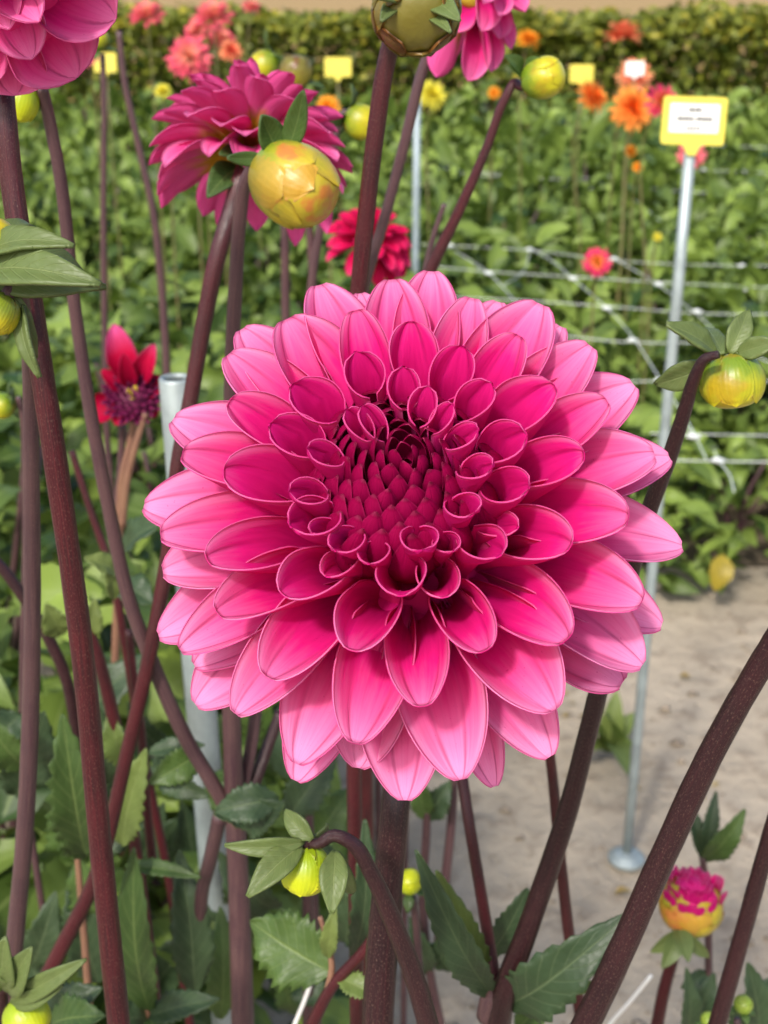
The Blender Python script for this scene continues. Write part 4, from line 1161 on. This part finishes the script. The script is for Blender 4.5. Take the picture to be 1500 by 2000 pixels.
# rows of the far bed
for row, y in enumerate(np.arange(3.15, 8.6, .50)):
    xs = np.arange(-1.55 - .10 * row * 1.6, 1.4 + .19 * row * 1.0 + .2, .50)
    for x in xs:
        xx = x + rng.normal() * .06; yy = y + rng.normal() * .06
        # the row next to the path starts farther back on the right
        front = row == 0
        lab = 'bushy green dahlia plant in the front row of the netted bed' if row < 2 else ('green dahlia plant in the middle rows of the netted bed' if row < 7 else 'green dahlia plant in the back rows before the hedge')
        grp = 'front row plants of the bed' if row < 2 else ('middle row plants of the bed' if row < 7 else 'back row plants of the bed')
        bush(xx, yy, lab, grp, s=(.82 if front else 1.0) * (.92 + .2 * rng.random()), sz=(.85 if front else 1.0 + .05 * row))

# ================================================================== HEDGE
hg = empty('hedge', (0, 10.0, 0), 'clipped yellow green hedge along the far end of the beds', 'hedge')
nl = 38000
hx = rng.random(nl) * 9.6 - 4.4; top = 1.13
face = rng.random(nl)
hy = np.where(face < .72, 9.62 + rng.normal(0, .07, nl) + .45 * (face > .40), 9.6 + rng.random(nl) * .8)
hz = np.where(face < .72, rng.random(nl) * top, top + rng.normal(0, .035, nl))
hz = hz * (1 + .02 * np.sin(hx * 3.1) + .012 * np.sin(hx * 9))
clump = .5 + .5 * np.sin(hx * 5.3 + 2 * np.sin(hz * 6)) * np.sin(hz * 7 + 1.7 * np.sin(hx * 4))
hy += .14 * clump * (face < .72)
fr = rot_frames(nl, .5)
me = foliage_mesh('foliage', np.stack([hx, hy - 10.0, hz], 1), .095 * (.5 + .8 * rng.random(nl)), fr, np.clip(rng.normal(.40, .27, nl) - .25 * ((face > .40) & (face < .72)) + .30 * (hz > top * .9), 0, 1), leaf_library(4, 1.0, 5, 3, serr=0), M['leaf_hedge'])  # inner leaf layer tinted darker, painting the shade in the hedge's gaps
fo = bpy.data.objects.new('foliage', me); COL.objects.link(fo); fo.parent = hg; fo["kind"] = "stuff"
for k in range(34):
    x = -4.3 + k * .28; pts = [(x, .02, -.02), (x + rng.normal() * .05, .05 + rng.normal() * .03, .4), (x + rng.normal() * .1, rng.normal() * .08 + .05, 1.15)]
    V, f, A = tube_arrays(catmull(pts, 8), np.linspace(.02, .006, 8), 6)
    so = bpy.data.objects.new('trunk', mesh('trunk', V, f, M['twig'], attr=A)); COL.objects.link(so); so.parent = hg
# dry grass on the field behind the hedge
nl = 9000
gx = (rng.random(nl) - .5) * 14; gy = 10.9 + rng.random(nl) ** 1.6 * 16
me = foliage_mesh('dry_grass', np.stack([gx, gy, np.full(nl, .0)], 1), .35 * (.5 + .8 * rng.random(nl)), np.stack([np.stack([rng.normal(0, .3, nl), rng.normal(0, .3, nl), np.ones(nl)], 1), np.tile([1.0, 0, 0], (nl, 1)) * .35, np.tile([0, -1.0, 0], (nl, 1))], 2), rng.random(nl), leaf_library(2, 1.0, 4, 3, serr=0), M['dry'])
o = link('dry_grass', me); tag(o, 'dry brown grass on the field beyond the hedge', 'grass', kind='stuff')

# ================================================================== FAR FLOWERS
def far_flower_material(name, inner, outer):
    m, nt, out = newmat(name); b = NB(nt)
    u, v, age, al = b.pv()
    n1 = b.noise(b.n("ShaderNodeTexCoord").outputs["Object"], 60.0, 3.0)
    col = b.mix(b.smooth(b.math('ADD', b.math('MULTIPLY', u, age), b.math('MULTIPLY', b.math('SUBTRACT', n1, .5), .3)), .15, .75), inner, outer)
    b.thin(col, col, .25, out, .6, .2)
    return m
M['f_orange'] = far_flower_material('petals_orange', (.85, .13, .01), (.85, .32, .06))
M['f_amber'] = far_flower_material('petals_amber', (.80, .25, .01), (.85, .36, .03))
M['f_coral'] = far_flower_material('petals_coral', (.85, .38, .26), (.76, .10, .17))
M['f_salmon'] = far_flower_material('petals_salmon', (.75, .10, .06), (.85, .32, .16))
M['f_rose'] = far_flower_material('petals_rose', (.85, .33, .04), (.75, .03, .16))
M['f_pink'] = far_flower_material('petals_pink', (.8, .25, .15), (.80, .17, .22))
M['f_yellow'] = far_flower_material('petals_yellow', (.70, .60, .03), (.72, .66, .08))

def spiky(npet, rings, wide=.26):
    Vs, Fs, As = [], [], []; off = 0
    for (n, th, L, age) in rings:
        for k in range(n):
            ph = 2 * math.pi * k / n + rng.random() * .6; t_ = math.radians(th + rng.normal() * 7)
            d = np.array([math.sin(t_) * math.cos(ph), math.sin(t_) * math.sin(ph), math.cos(t_)])
            nrm = np.array([-math.cos(t_) * math.cos(ph), -math.cos(t_) * math.sin(ph), math.sin(t_)])
            V, f, A = leaf_arrays(d * .08, d * L * (1 + rng.normal() * .06), nrm, wide, bend=.04, fold=.5, nu=5, nv=3, serr=0, tint=age, tipbend=-.05, wmax=.55)
            Vs.append(V); Fs.append(f + off); As.append(A); off += len(V)
    return np.concatenate(Vs), np.concatenate(Fs), np.concatenate(As)
SP = spiky(0, [(16, 100, 1.0, 1), (16, 82, 1.0, 1), (15, 64, .95, .9), (12, 46, .85, .7), (9, 28, .7, .4), (5, 10, .6, .2)])
def far_flower(label, px, py, w, Y, mat, axis=(0, -.6, .8), smat='stem_green', group=None, sw=9):
    C = P(px, py, Y); q = Vector(axis).to_track_quat('Z', 'Y'); R_ = np.array(q.to_matrix())
    t = empty('dahlia', (C.x, C.y + .02, 0), label, 'flower', group)
    V, f, A = SP
    s = w / 2 * 1.25 * pxsize(C)
    link('flower_head', mesh('flower_head', (V * s) @ R_.T + np.array(C), f, M[mat], attr=A), t)
    tube('stem', [C, C - Vector(axis).normalized() * s * .35 + Vector((0, 0, -s * .2)), Vector((C.x, C.y + .02, C.z * .55)), Vector((C.x, C.y + .02, -.01))], [.003, .003, .0035, .005], M[smat], t, 7, 16)
for a in [
 ('orange dahlia high before the hedge, alone at the top right', 1216, 72, 72, 4.6, 'f_salmon', (0, .1, 1)),
 ('golden orange dahlia beside the drooping pink petals', 1030, 80, 44, 4.8, 'f_amber', (.3, -.3, .9)),
 ('orange dahlia seen from the side under the small yellow label', 1152, 192, 62, 4.4, 'f_orange', (.7, -.4, .5)),
 ('open spiky orange dahlia facing forward, left of the rose one', 1234, 214, 76, 4.2, 'f_orange', (0, -.95, .35)),
 ('orange dahlia partly hidden behind the white label', 1238, 150, 62, 5.2, 'f_salmon', (0, -.7, .6)),
 ('rose dahlia with an orange heart touching the large yellow label', 1290, 203, 62, 3.6, 'f_rose', (.5, -.8, .4)),
 ('salmon pink dahlia behind the steel post under the yellow label', 1350, 302, 50, 3.4, 'f_pink', (0, -.8, .4)),
 ('small rose dahlia with yellow heart low among the net strings', 1166, 513, 50, 3.25, 'f_rose', (-.1, -.85, .4)),
 ('faint small orange flower in the leaves under the open orange dahlia', 1232, 296, 22, 4.4, 'f_amber', (0, -.8, .4)),
 ('tiny orange flower beside the shiny net strings', 1245, 327, 18, 4.1, 'f_amber', (0, -.8, .4)),
 ('tiny orange flower left of the spiky yellow dahlia stem', 965, 182, 22, 5.0, 'f_amber', (0, -.8, .4)),
 ('spiky pale yellow dahlia beside the thin grey post', 842, 188, 52, 4.4, 'f_yellow', (.2, -.7, .5)),
 ('orange dahlia peeping out right of the pink dahlia seen from behind', 640, 212, 44, 3.6, 'f_amber', (0, -.7, .5)),
 ('tiny yellow flower among the leaves above the rose dahlia', 1284, 463, 16, 3.4, 'f_yellow', (0, -.8, .4)),
 ('coral dahlia with pale skirt, above the tall thin mauve stalk', 288, 34, 64, 3.9, 'f_coral', (0, -.3, 1)),
 ('largest coral dahlia, highest of the coral cluster', 418, 36, 72, 3.9, 'f_coral', (0, -.3, 1)),
 ('dark coral dahlia tucked under the largest coral one', 388, 62, 54, 4.2, 'f_coral', (-.4, -.4, .7)),
 ('dusky coral dahlia right under the largest coral one', 430, 78, 50, 4.3, 'f_coral', (.4, -.3, .6)),
 ('open coral dahlia with a dark heart, lowest of the coral cluster', 370, 116, 78, 3.6, 'f_coral', (0, -.8, .5)),
 ('pale salmon dahlia right of the lowest coral one', 450, 102, 42, 4.2, 'f_salmon', (.3, -.6, .5)),
 ('small coral dahlia at the top beside a thin stalk', 490, 16, 34, 4.4, 'f_coral', (.3, -.2, .8)),
 ('pink dahlia peeping out behind the yellow green bud', 172, 108, 44, 3.4, 'f_pink', (0, -.6, .6)),
 ('small yellow flower right of the tall mauve stalk', 318, 180, 30, 3.3, 'f_yellow', (0, -.5, .7)),
]:
    far_flower(*a)

# ================================================================== LABELS, POSTS, PIPE
def rounded_plate(w, h, r, th, tab=None):
    pts = []
    for cx, cz, a0 in ((w / 2 - r, h / 2 - r, 0), (-w / 2 + r, h / 2 - r, 90), (-w / 2 + r, -h / 2 + r, 180), (w / 2 - r, -h / 2 + r, 270)):
        for k in range(6):
            a = math.radians(a0 + 18 * k); pts.append((cx + r * math.cos(a), cz + r * math.sin(a)))
        if tab and a0 == 180:
            tw, thh = tab; pts += [(-tw * 1.25, -h / 2), (-tw * .85, -h / 2 - thh * .35), (-tw * .5, -h / 2 - thh), (tw * .5, -h / 2 - thh), (tw * .85, -h / 2 - thh * .35), (tw * 1.25, -h / 2)]
    n = len(pts)
    V = [(x, -th / 2, z) for x, z in pts] + [(x, th / 2, z) for x, z in pts]
    f = [list(range(n)), list(range(2 * n - 1, n - 1, -1))] + [[i, i + n, (i + 1) % n + n, (i + 1) % n] for i in range(n)]
    return V, f

def label_sign(label, px, py, wpx, hpx, Y, card=True, plate='plastic_yellow', postw=None, foot=False, lean=0.0, turn=0.0, base=None):
    C = P(px, py, Y); s = pxsize(C)
    base = Vector((C.x, C.y + .004, 0)) if base is None else base
    t = empty('plant_label', base, label, 'plant label')
    R_ = Matrix.Rotation(turn, 3, 'Z') @ Matrix.Rotation(-.12, 3, 'X') @ Matrix.Rotation(lean, 3, 'Y')
    def put(name, V, f, mat, off=(0, 0, 0)):
        W = [tuple(C + R_ @ (Vector(v) + Vector(off))) for v in V]
        return link(name, mesh(name, W, f, M[mat], smooth=False), t)
    V, f = rounded_plate(wpx * s, hpx * s, 7 * s * wpx / 125, .0035, (16 * s * wpx / 125, 20 * s * wpx / 125))
    put('plate', V, f, plate)
    if card:
        V, f = rounded_plate(wpx * s * .78, hpx * s * .60, .001, .0012)
        cd = put('card', V, f, 'card', (0, -.0024, hpx * s * .05))
        k = s * wpx / 125
        rows = [(-16, [(-12, 8), (-2, 6), (6, 7)], 9), (1, [(-34, 7), (-26, 5), (-20, 4), (-15, 6), (-8, 4), (-3, 3), (4, 7), (12, 5), (18, 6), (25, 4), (30, 6)], 8), (19, [(-16, 5), (-9, 5), (-3, 4), (3, 5), (10, 5)], 6)]
        for (yy, marks, hh) in rows:     # unreadable lines of print
            for (x0, ww) in marks:
                x0 *= k; ww *= k * .95; h2 = hh * k / 2; z0 = -yy * k + hpx * s * .05
                put('print', [(x0, -.0034, z0 - h2), (x0 + ww, -.0034, z0 - h2), (x0 + ww, -.0034, z0 + h2), (x0, -.0034, z0 + h2), (x0, -.0030, z0 - h2), (x0 + ww, -.0030, z0 - h2), (x0 + ww, -.0030, z0 + h2), (x0, -.0030, z0 + h2)],
                    [[0, 1, 2, 3], [7, 6, 5, 4], [0, 4, 5, 1], [1, 5, 6, 2], [2, 6, 7, 3], [3, 7, 4, 0]], 'ink')
    topp = C + R_ @ Vector((0, .006, -hpx * s * .2)); bot = Vector((base.x, base.y, -.02))
    rr = (postw or 4) / 2 * s
    tube('post', [topp, topp.lerp(bot, .5), bot], [rr, rr, rr], M['galv' if foot else 'stem_green'], t, 12, 6)
    if foot:
        V = []; nn = 20
        prof = [(.005, .030), (.020, .026), (.031, .018), (.031, .012), (.006, .009)]
        for (rd_, z) in prof:
            for j in range(nn): V.append((base.x + rd_ * math.cos(6.2832 * j / nn), base.y + rd_ * math.sin(6.2832 * j / nn), z))
        f = [[i * nn + j, i * nn + (j + 1) % nn, (i + 1) * nn + (j + 1) % nn, (i + 1) * nn + j] for i in range(len(prof) - 1) for j in range(nn)]
        f += [list(range(nn)), [(len(prof) - 1) * nn + j for j in range(nn)][::-1]]
        link('foot_plate', mesh('foot_plate', V, [x[::-1] for x in f], M['galv'], smooth=False), t)
    return t
gb = onz(1222, 1690, 0)
label_sign('yellow plant label with white printed card on a tall galvanised post in the sand', 1355, 236, 124, 90, gb.y, postw=23, foot=True, lean=.03, base=gb)
label_sign('blank yellow label in front of the hedge, right of the fat yellow bud', 660, 131, 52, 36, 5.2, card=False)
label_sign('blank yellow label just above the orange dahlia seen from the side', 1136, 144, 46, 34, 5.4, card=False)
label_sign('small white label standing among the orange dahlias', 1240, 134, 36, 26, 5.0, card=False, plate='card')
label_sign('yellow label partly hidden by the round yellow green bud stem', 205, 122, 44, 36, 4.6, card=False)
def stake(label, px, py, Y, w, mat='grey_stake'):
    C = P(px, py, Y); r_ = w / 2 * pxsize(C)
    t = empty('stake', (C.x, C.y, 0), label, 'stake')
    tube('rod', [C, Vector((C.x, C.y, -.02))], [r_, r_], M[mat], t, 10, 4)
    tube('cap', [C + Vector((0, 0, .012)), C + Vector((0, 0, -.003))], [r_ * .7, r_ * 1.15], M[mat], t, 10, 3)
stake('thin pale grey post beside the spiky yellow dahlia', 815, 172, 4.2, 14)
stake('pale stake rising between the yellow and olive buds', 550, 122, 4.8, 10)

# galvanised pipe
pb = P(343, 737, .97); prr = 33 * pxsize(pb)
t = empty('steel_pipe', (pb.x + .012, pb.y, 0), 'upright galvanised steel pipe with open top left of the large dahlia', 'pipe')
V = []; nn = 28; zt = pb.z
prof = [(prr, -.02), (prr, zt * .5), (prr, zt - .002), (prr - .0008, zt), (prr * .80, zt), (prr * .78, zt - .003), (prr * .78, zt - .25)]
for (rd_, z) in prof:
    for j in range(nn):
        V.append((pb.x + .014 * (1 - z / zt) + rd_ * math.cos(6.2832 * j / nn), pb.y + rd_ * math.sin(6.2832 * j / nn), z))
f = [[i * nn + j, i * nn + (j + 1) % nn, (i + 1) * nn + (j + 1) % nn, (i + 1) * nn + j] for i in range(len(prof) - 1) for j in range(nn)]
link('tube', mesh('tube', V, f, [M['galv'], M['galv_in']], midx=[1 if k >= 5 * nn else 0 for k in range(len(f))]), t)

# ================================================================== SUPPORT NET
NZ = .56
net = empty('support_net', (onz(1400, 700, NZ).x, onz(1400, 700, NZ).y, 0), 'pale plastic support net stretched over the leafy bed', 'net')
def string(pts, r=.0011):
    q = [onz(x, y, NZ) + Vector((0, 0, rng.normal() * .004)) for x, y in pts]
    tube('string', q, [r] * len(q), M['string'], net, 6, 8 * len(q))
def knot(x, y, r=.0065):
    c = onz(x, y, NZ)
    V, f, A = tube_arrays(catmull([c + Vector((-2.2 * r, 0, 0)), c + Vector((-.5 * r, 0, .3 * r)), c + Vector((.5 * r, 0, 0)), c + Vector((2.2 * r, 0, 0))], 7), [r * .35, r * .7, r, r * 1.05, r, r * .7, r * .35], 7)
    link('knot', mesh('knot', V, f, M['string'], attr=A), net)
HL = [[(820, 476), (1035, 488), (1200, 506), (1640, 524)], [(840, 522), (955, 534), (1120, 544), (1287, 556), (1640, 570)], [(880, 580), (1000, 590), (1186, 602), (1362, 609), (1640, 614)],
      [(1080, 655), (1236, 665), (1340, 668), (1640, 672)], [(1180, 746), (1290, 744), (1640, 752)], [(1270, 850), (1355, 853), (1640, 857)], [(1250, 896), (1403, 900), (1640, 902)],
      [(840, 326), (990, 340), (1185, 357), (1287, 370), (1640, 384)], [(900, 340), (1077, 350), (1375, 332), (1640, 345)], [(1300, 276), (1400, 284), (1640, 290)]]
for h_ in HL: string(h_)
for d_ in [[(870, 480), (955, 534), (1010, 596)], [(1035, 488), (1076, 512), (1120, 544), (1186, 602), (1236, 665), (1290, 744), (1355, 853), (1380, 900)], [(1200, 506), (1287, 556), (1362, 609), (1440, 680), (1640, 760)], [(1035, 488), (1022, 528), (985, 562)], [(1395, 880), (1403, 900), (1425, 930), (1434, 958)], [(1340, 838), (1355, 853)], [(1185, 357), (1240, 390), (1300, 440)]]:
    string(d_, .0013)
for k_ in [(1035, 488), (1200, 506), (1330, 514), (1450, 520), (955, 534), (1120, 544), (1287, 556), (1450, 566), (1186, 602), (1362, 609), (1236, 665), (1355, 853), (1403, 900), (1290, 744), (870, 329), (1077, 350), (1185, 357), (1287, 370), (1375, 332), (1450, 335), (1400, 376), (1150, 368), (1395, 284), (880, 480)]:
    knot(*k_)
# its end stakes, outside the picture
for (x, y) in [(1640, 524), (1640, 614), (1640, 752), (1640, 902), (1640, 384)]:
    c = onz(x, y, NZ); tube('net_stake', [Vector((c.x, c.y, NZ + .03)), Vector((c.x, c.y, -.02))], [.006, .006], M['grey_stake'], net, 8, 3)

# two white plastic ties
for lab, a, b_, Y in [('white plastic tie poking up from the sand left of the main stem', (622, 1872), (572, 2010), .70), ('white plastic tie in the sand behind the slanting dark stalk', (1272, 1905), (1195, 1995), .9)]:
    A_, B_ = P(*a, Y), P(*b_, Y)
    dd = (B_ - A_); g = B_ + dd * ((B_.z + .01) / -dd.z) * 1.0; g.x = B_.x + (g.x - B_.x) * .6; g.z = -.01
    t = empty('plastic_tie', (g.x, g.y, 0), lab, 'plant tie')
    tube('strip', [A_, A_.lerp(B_, .5) + Vector((.001, 0, 0)), B_, B_.lerp(g, .5), g], [.0016] * 5, M['card'], t, 7, 20)

# ================================================================== CLODS AND WEEDS ON THE SAND
def lump(nn=0):
    V = [(0, 0, 1), (0, 0, -.6)]
    for k in range(6): V.append((math.cos(k * 1.047), math.sin(k * 1.047), .25 * random.random()))
    f = [[0, 2 + k, 2 + (k + 1) % 6] for k in range(6)] + [[1, 2 + (k + 1) % 6, 2 + k] for k in range(6)]
    return np.array(V), np.array(f)
nl = 2600
LV, LF = lump()
cx = -1.0 + rng.random(nl) * 3.4; cy = .9 + rng.random(nl) * 2.3
sz = .0028 + .011 * rng.random(nl) ** 6
VV = np.concatenate([LV * (rng.normal(1, .25, LV.shape)) * s * np.array([1.2, 1.0, .85]) + np.array([x, y, s * .15]) for x, y, s in zip(cx, cy, sz)])
FF = np.concatenate([LF + i * 8 for i in range(nl)])
o = link('soil_crumbs', mesh('soil_crumbs', VV, FF, plain('crumb', (.31, .255, .195), .95, .1, 0, .4, 60)))
tag(o, 'sandy crumbs scattered over the path', 'soil', kind='stuff')
nl = 46
lx = -.4 + rng.random(nl) * 1.6; ly = 1.35 + rng.random(nl) * 1.7
fr = rot_frames(nl, 2.5); fr[:, 2, 0] *= .15
me = foliage_mesh('leaf_litter', np.stack([lx, ly, np.full(nl, .006)], 1), .022 * (.5 + rng.random(nl)), fr, rng.random(nl), leaf_library(3, 1.0, 6, 3, serr=.05), M['dry'])
o = link('leaf_litter', me); tag(o, 'dry scraps of leaves lying on the sandy path', 'litter', kind='stuff')
w_ = empty('weed', onz(1190, 1490, 0), 'low bright green weed on the sand left of the label post', 'plant')
for k, (dx, dy, w2) in enumerate([((1140, 1470)), ((1215, 1510)), ((1180, 1400)), ((1225, 1460)), ((1150, 1420)), ((1200, 1355)), ((1235, 1400))] and [(1130, 1470, 52), (1226, 1515, 52), (1180, 1395, 56), (1238, 1460, 46), (1140, 1420, 46), (1205, 1345, 50), (1245, 1390, 40)]):
    b_ = onz(1185, 1470, .0); t_ = onz(dx, dy, .07 + .03 * (k % 3))
    V, f, A = leaf_arrays(b_, t_, (0, -.4, .9), w2 * pxsize(t_), nu=12, nv=5, serr=.08, thick=0)
    link('leaf', mesh('leaf', V, f, M['leaf_light'], attr=A), w_)
yl = empty('fallen_leaf', onz(1402, 1128, 0.0), 'yellowed leaf hanging at the edge of the bed above the sand', 'leaf')
b_ = onz(1412, 1082, .16); t_ = onz(1395, 1155, .08)
V, f, A = leaf_arrays(b_, t_, (0, -.8, .5), 50 * pxsize(t_), nu=12, nv=5, serr=.05, tint=1.0, bend=.2)
link('blade', mesh('blade', V, f, plain('yellow_leaf', (.30, .23, .02), .5, .4, 0, .3, 50), attr=A), yl)
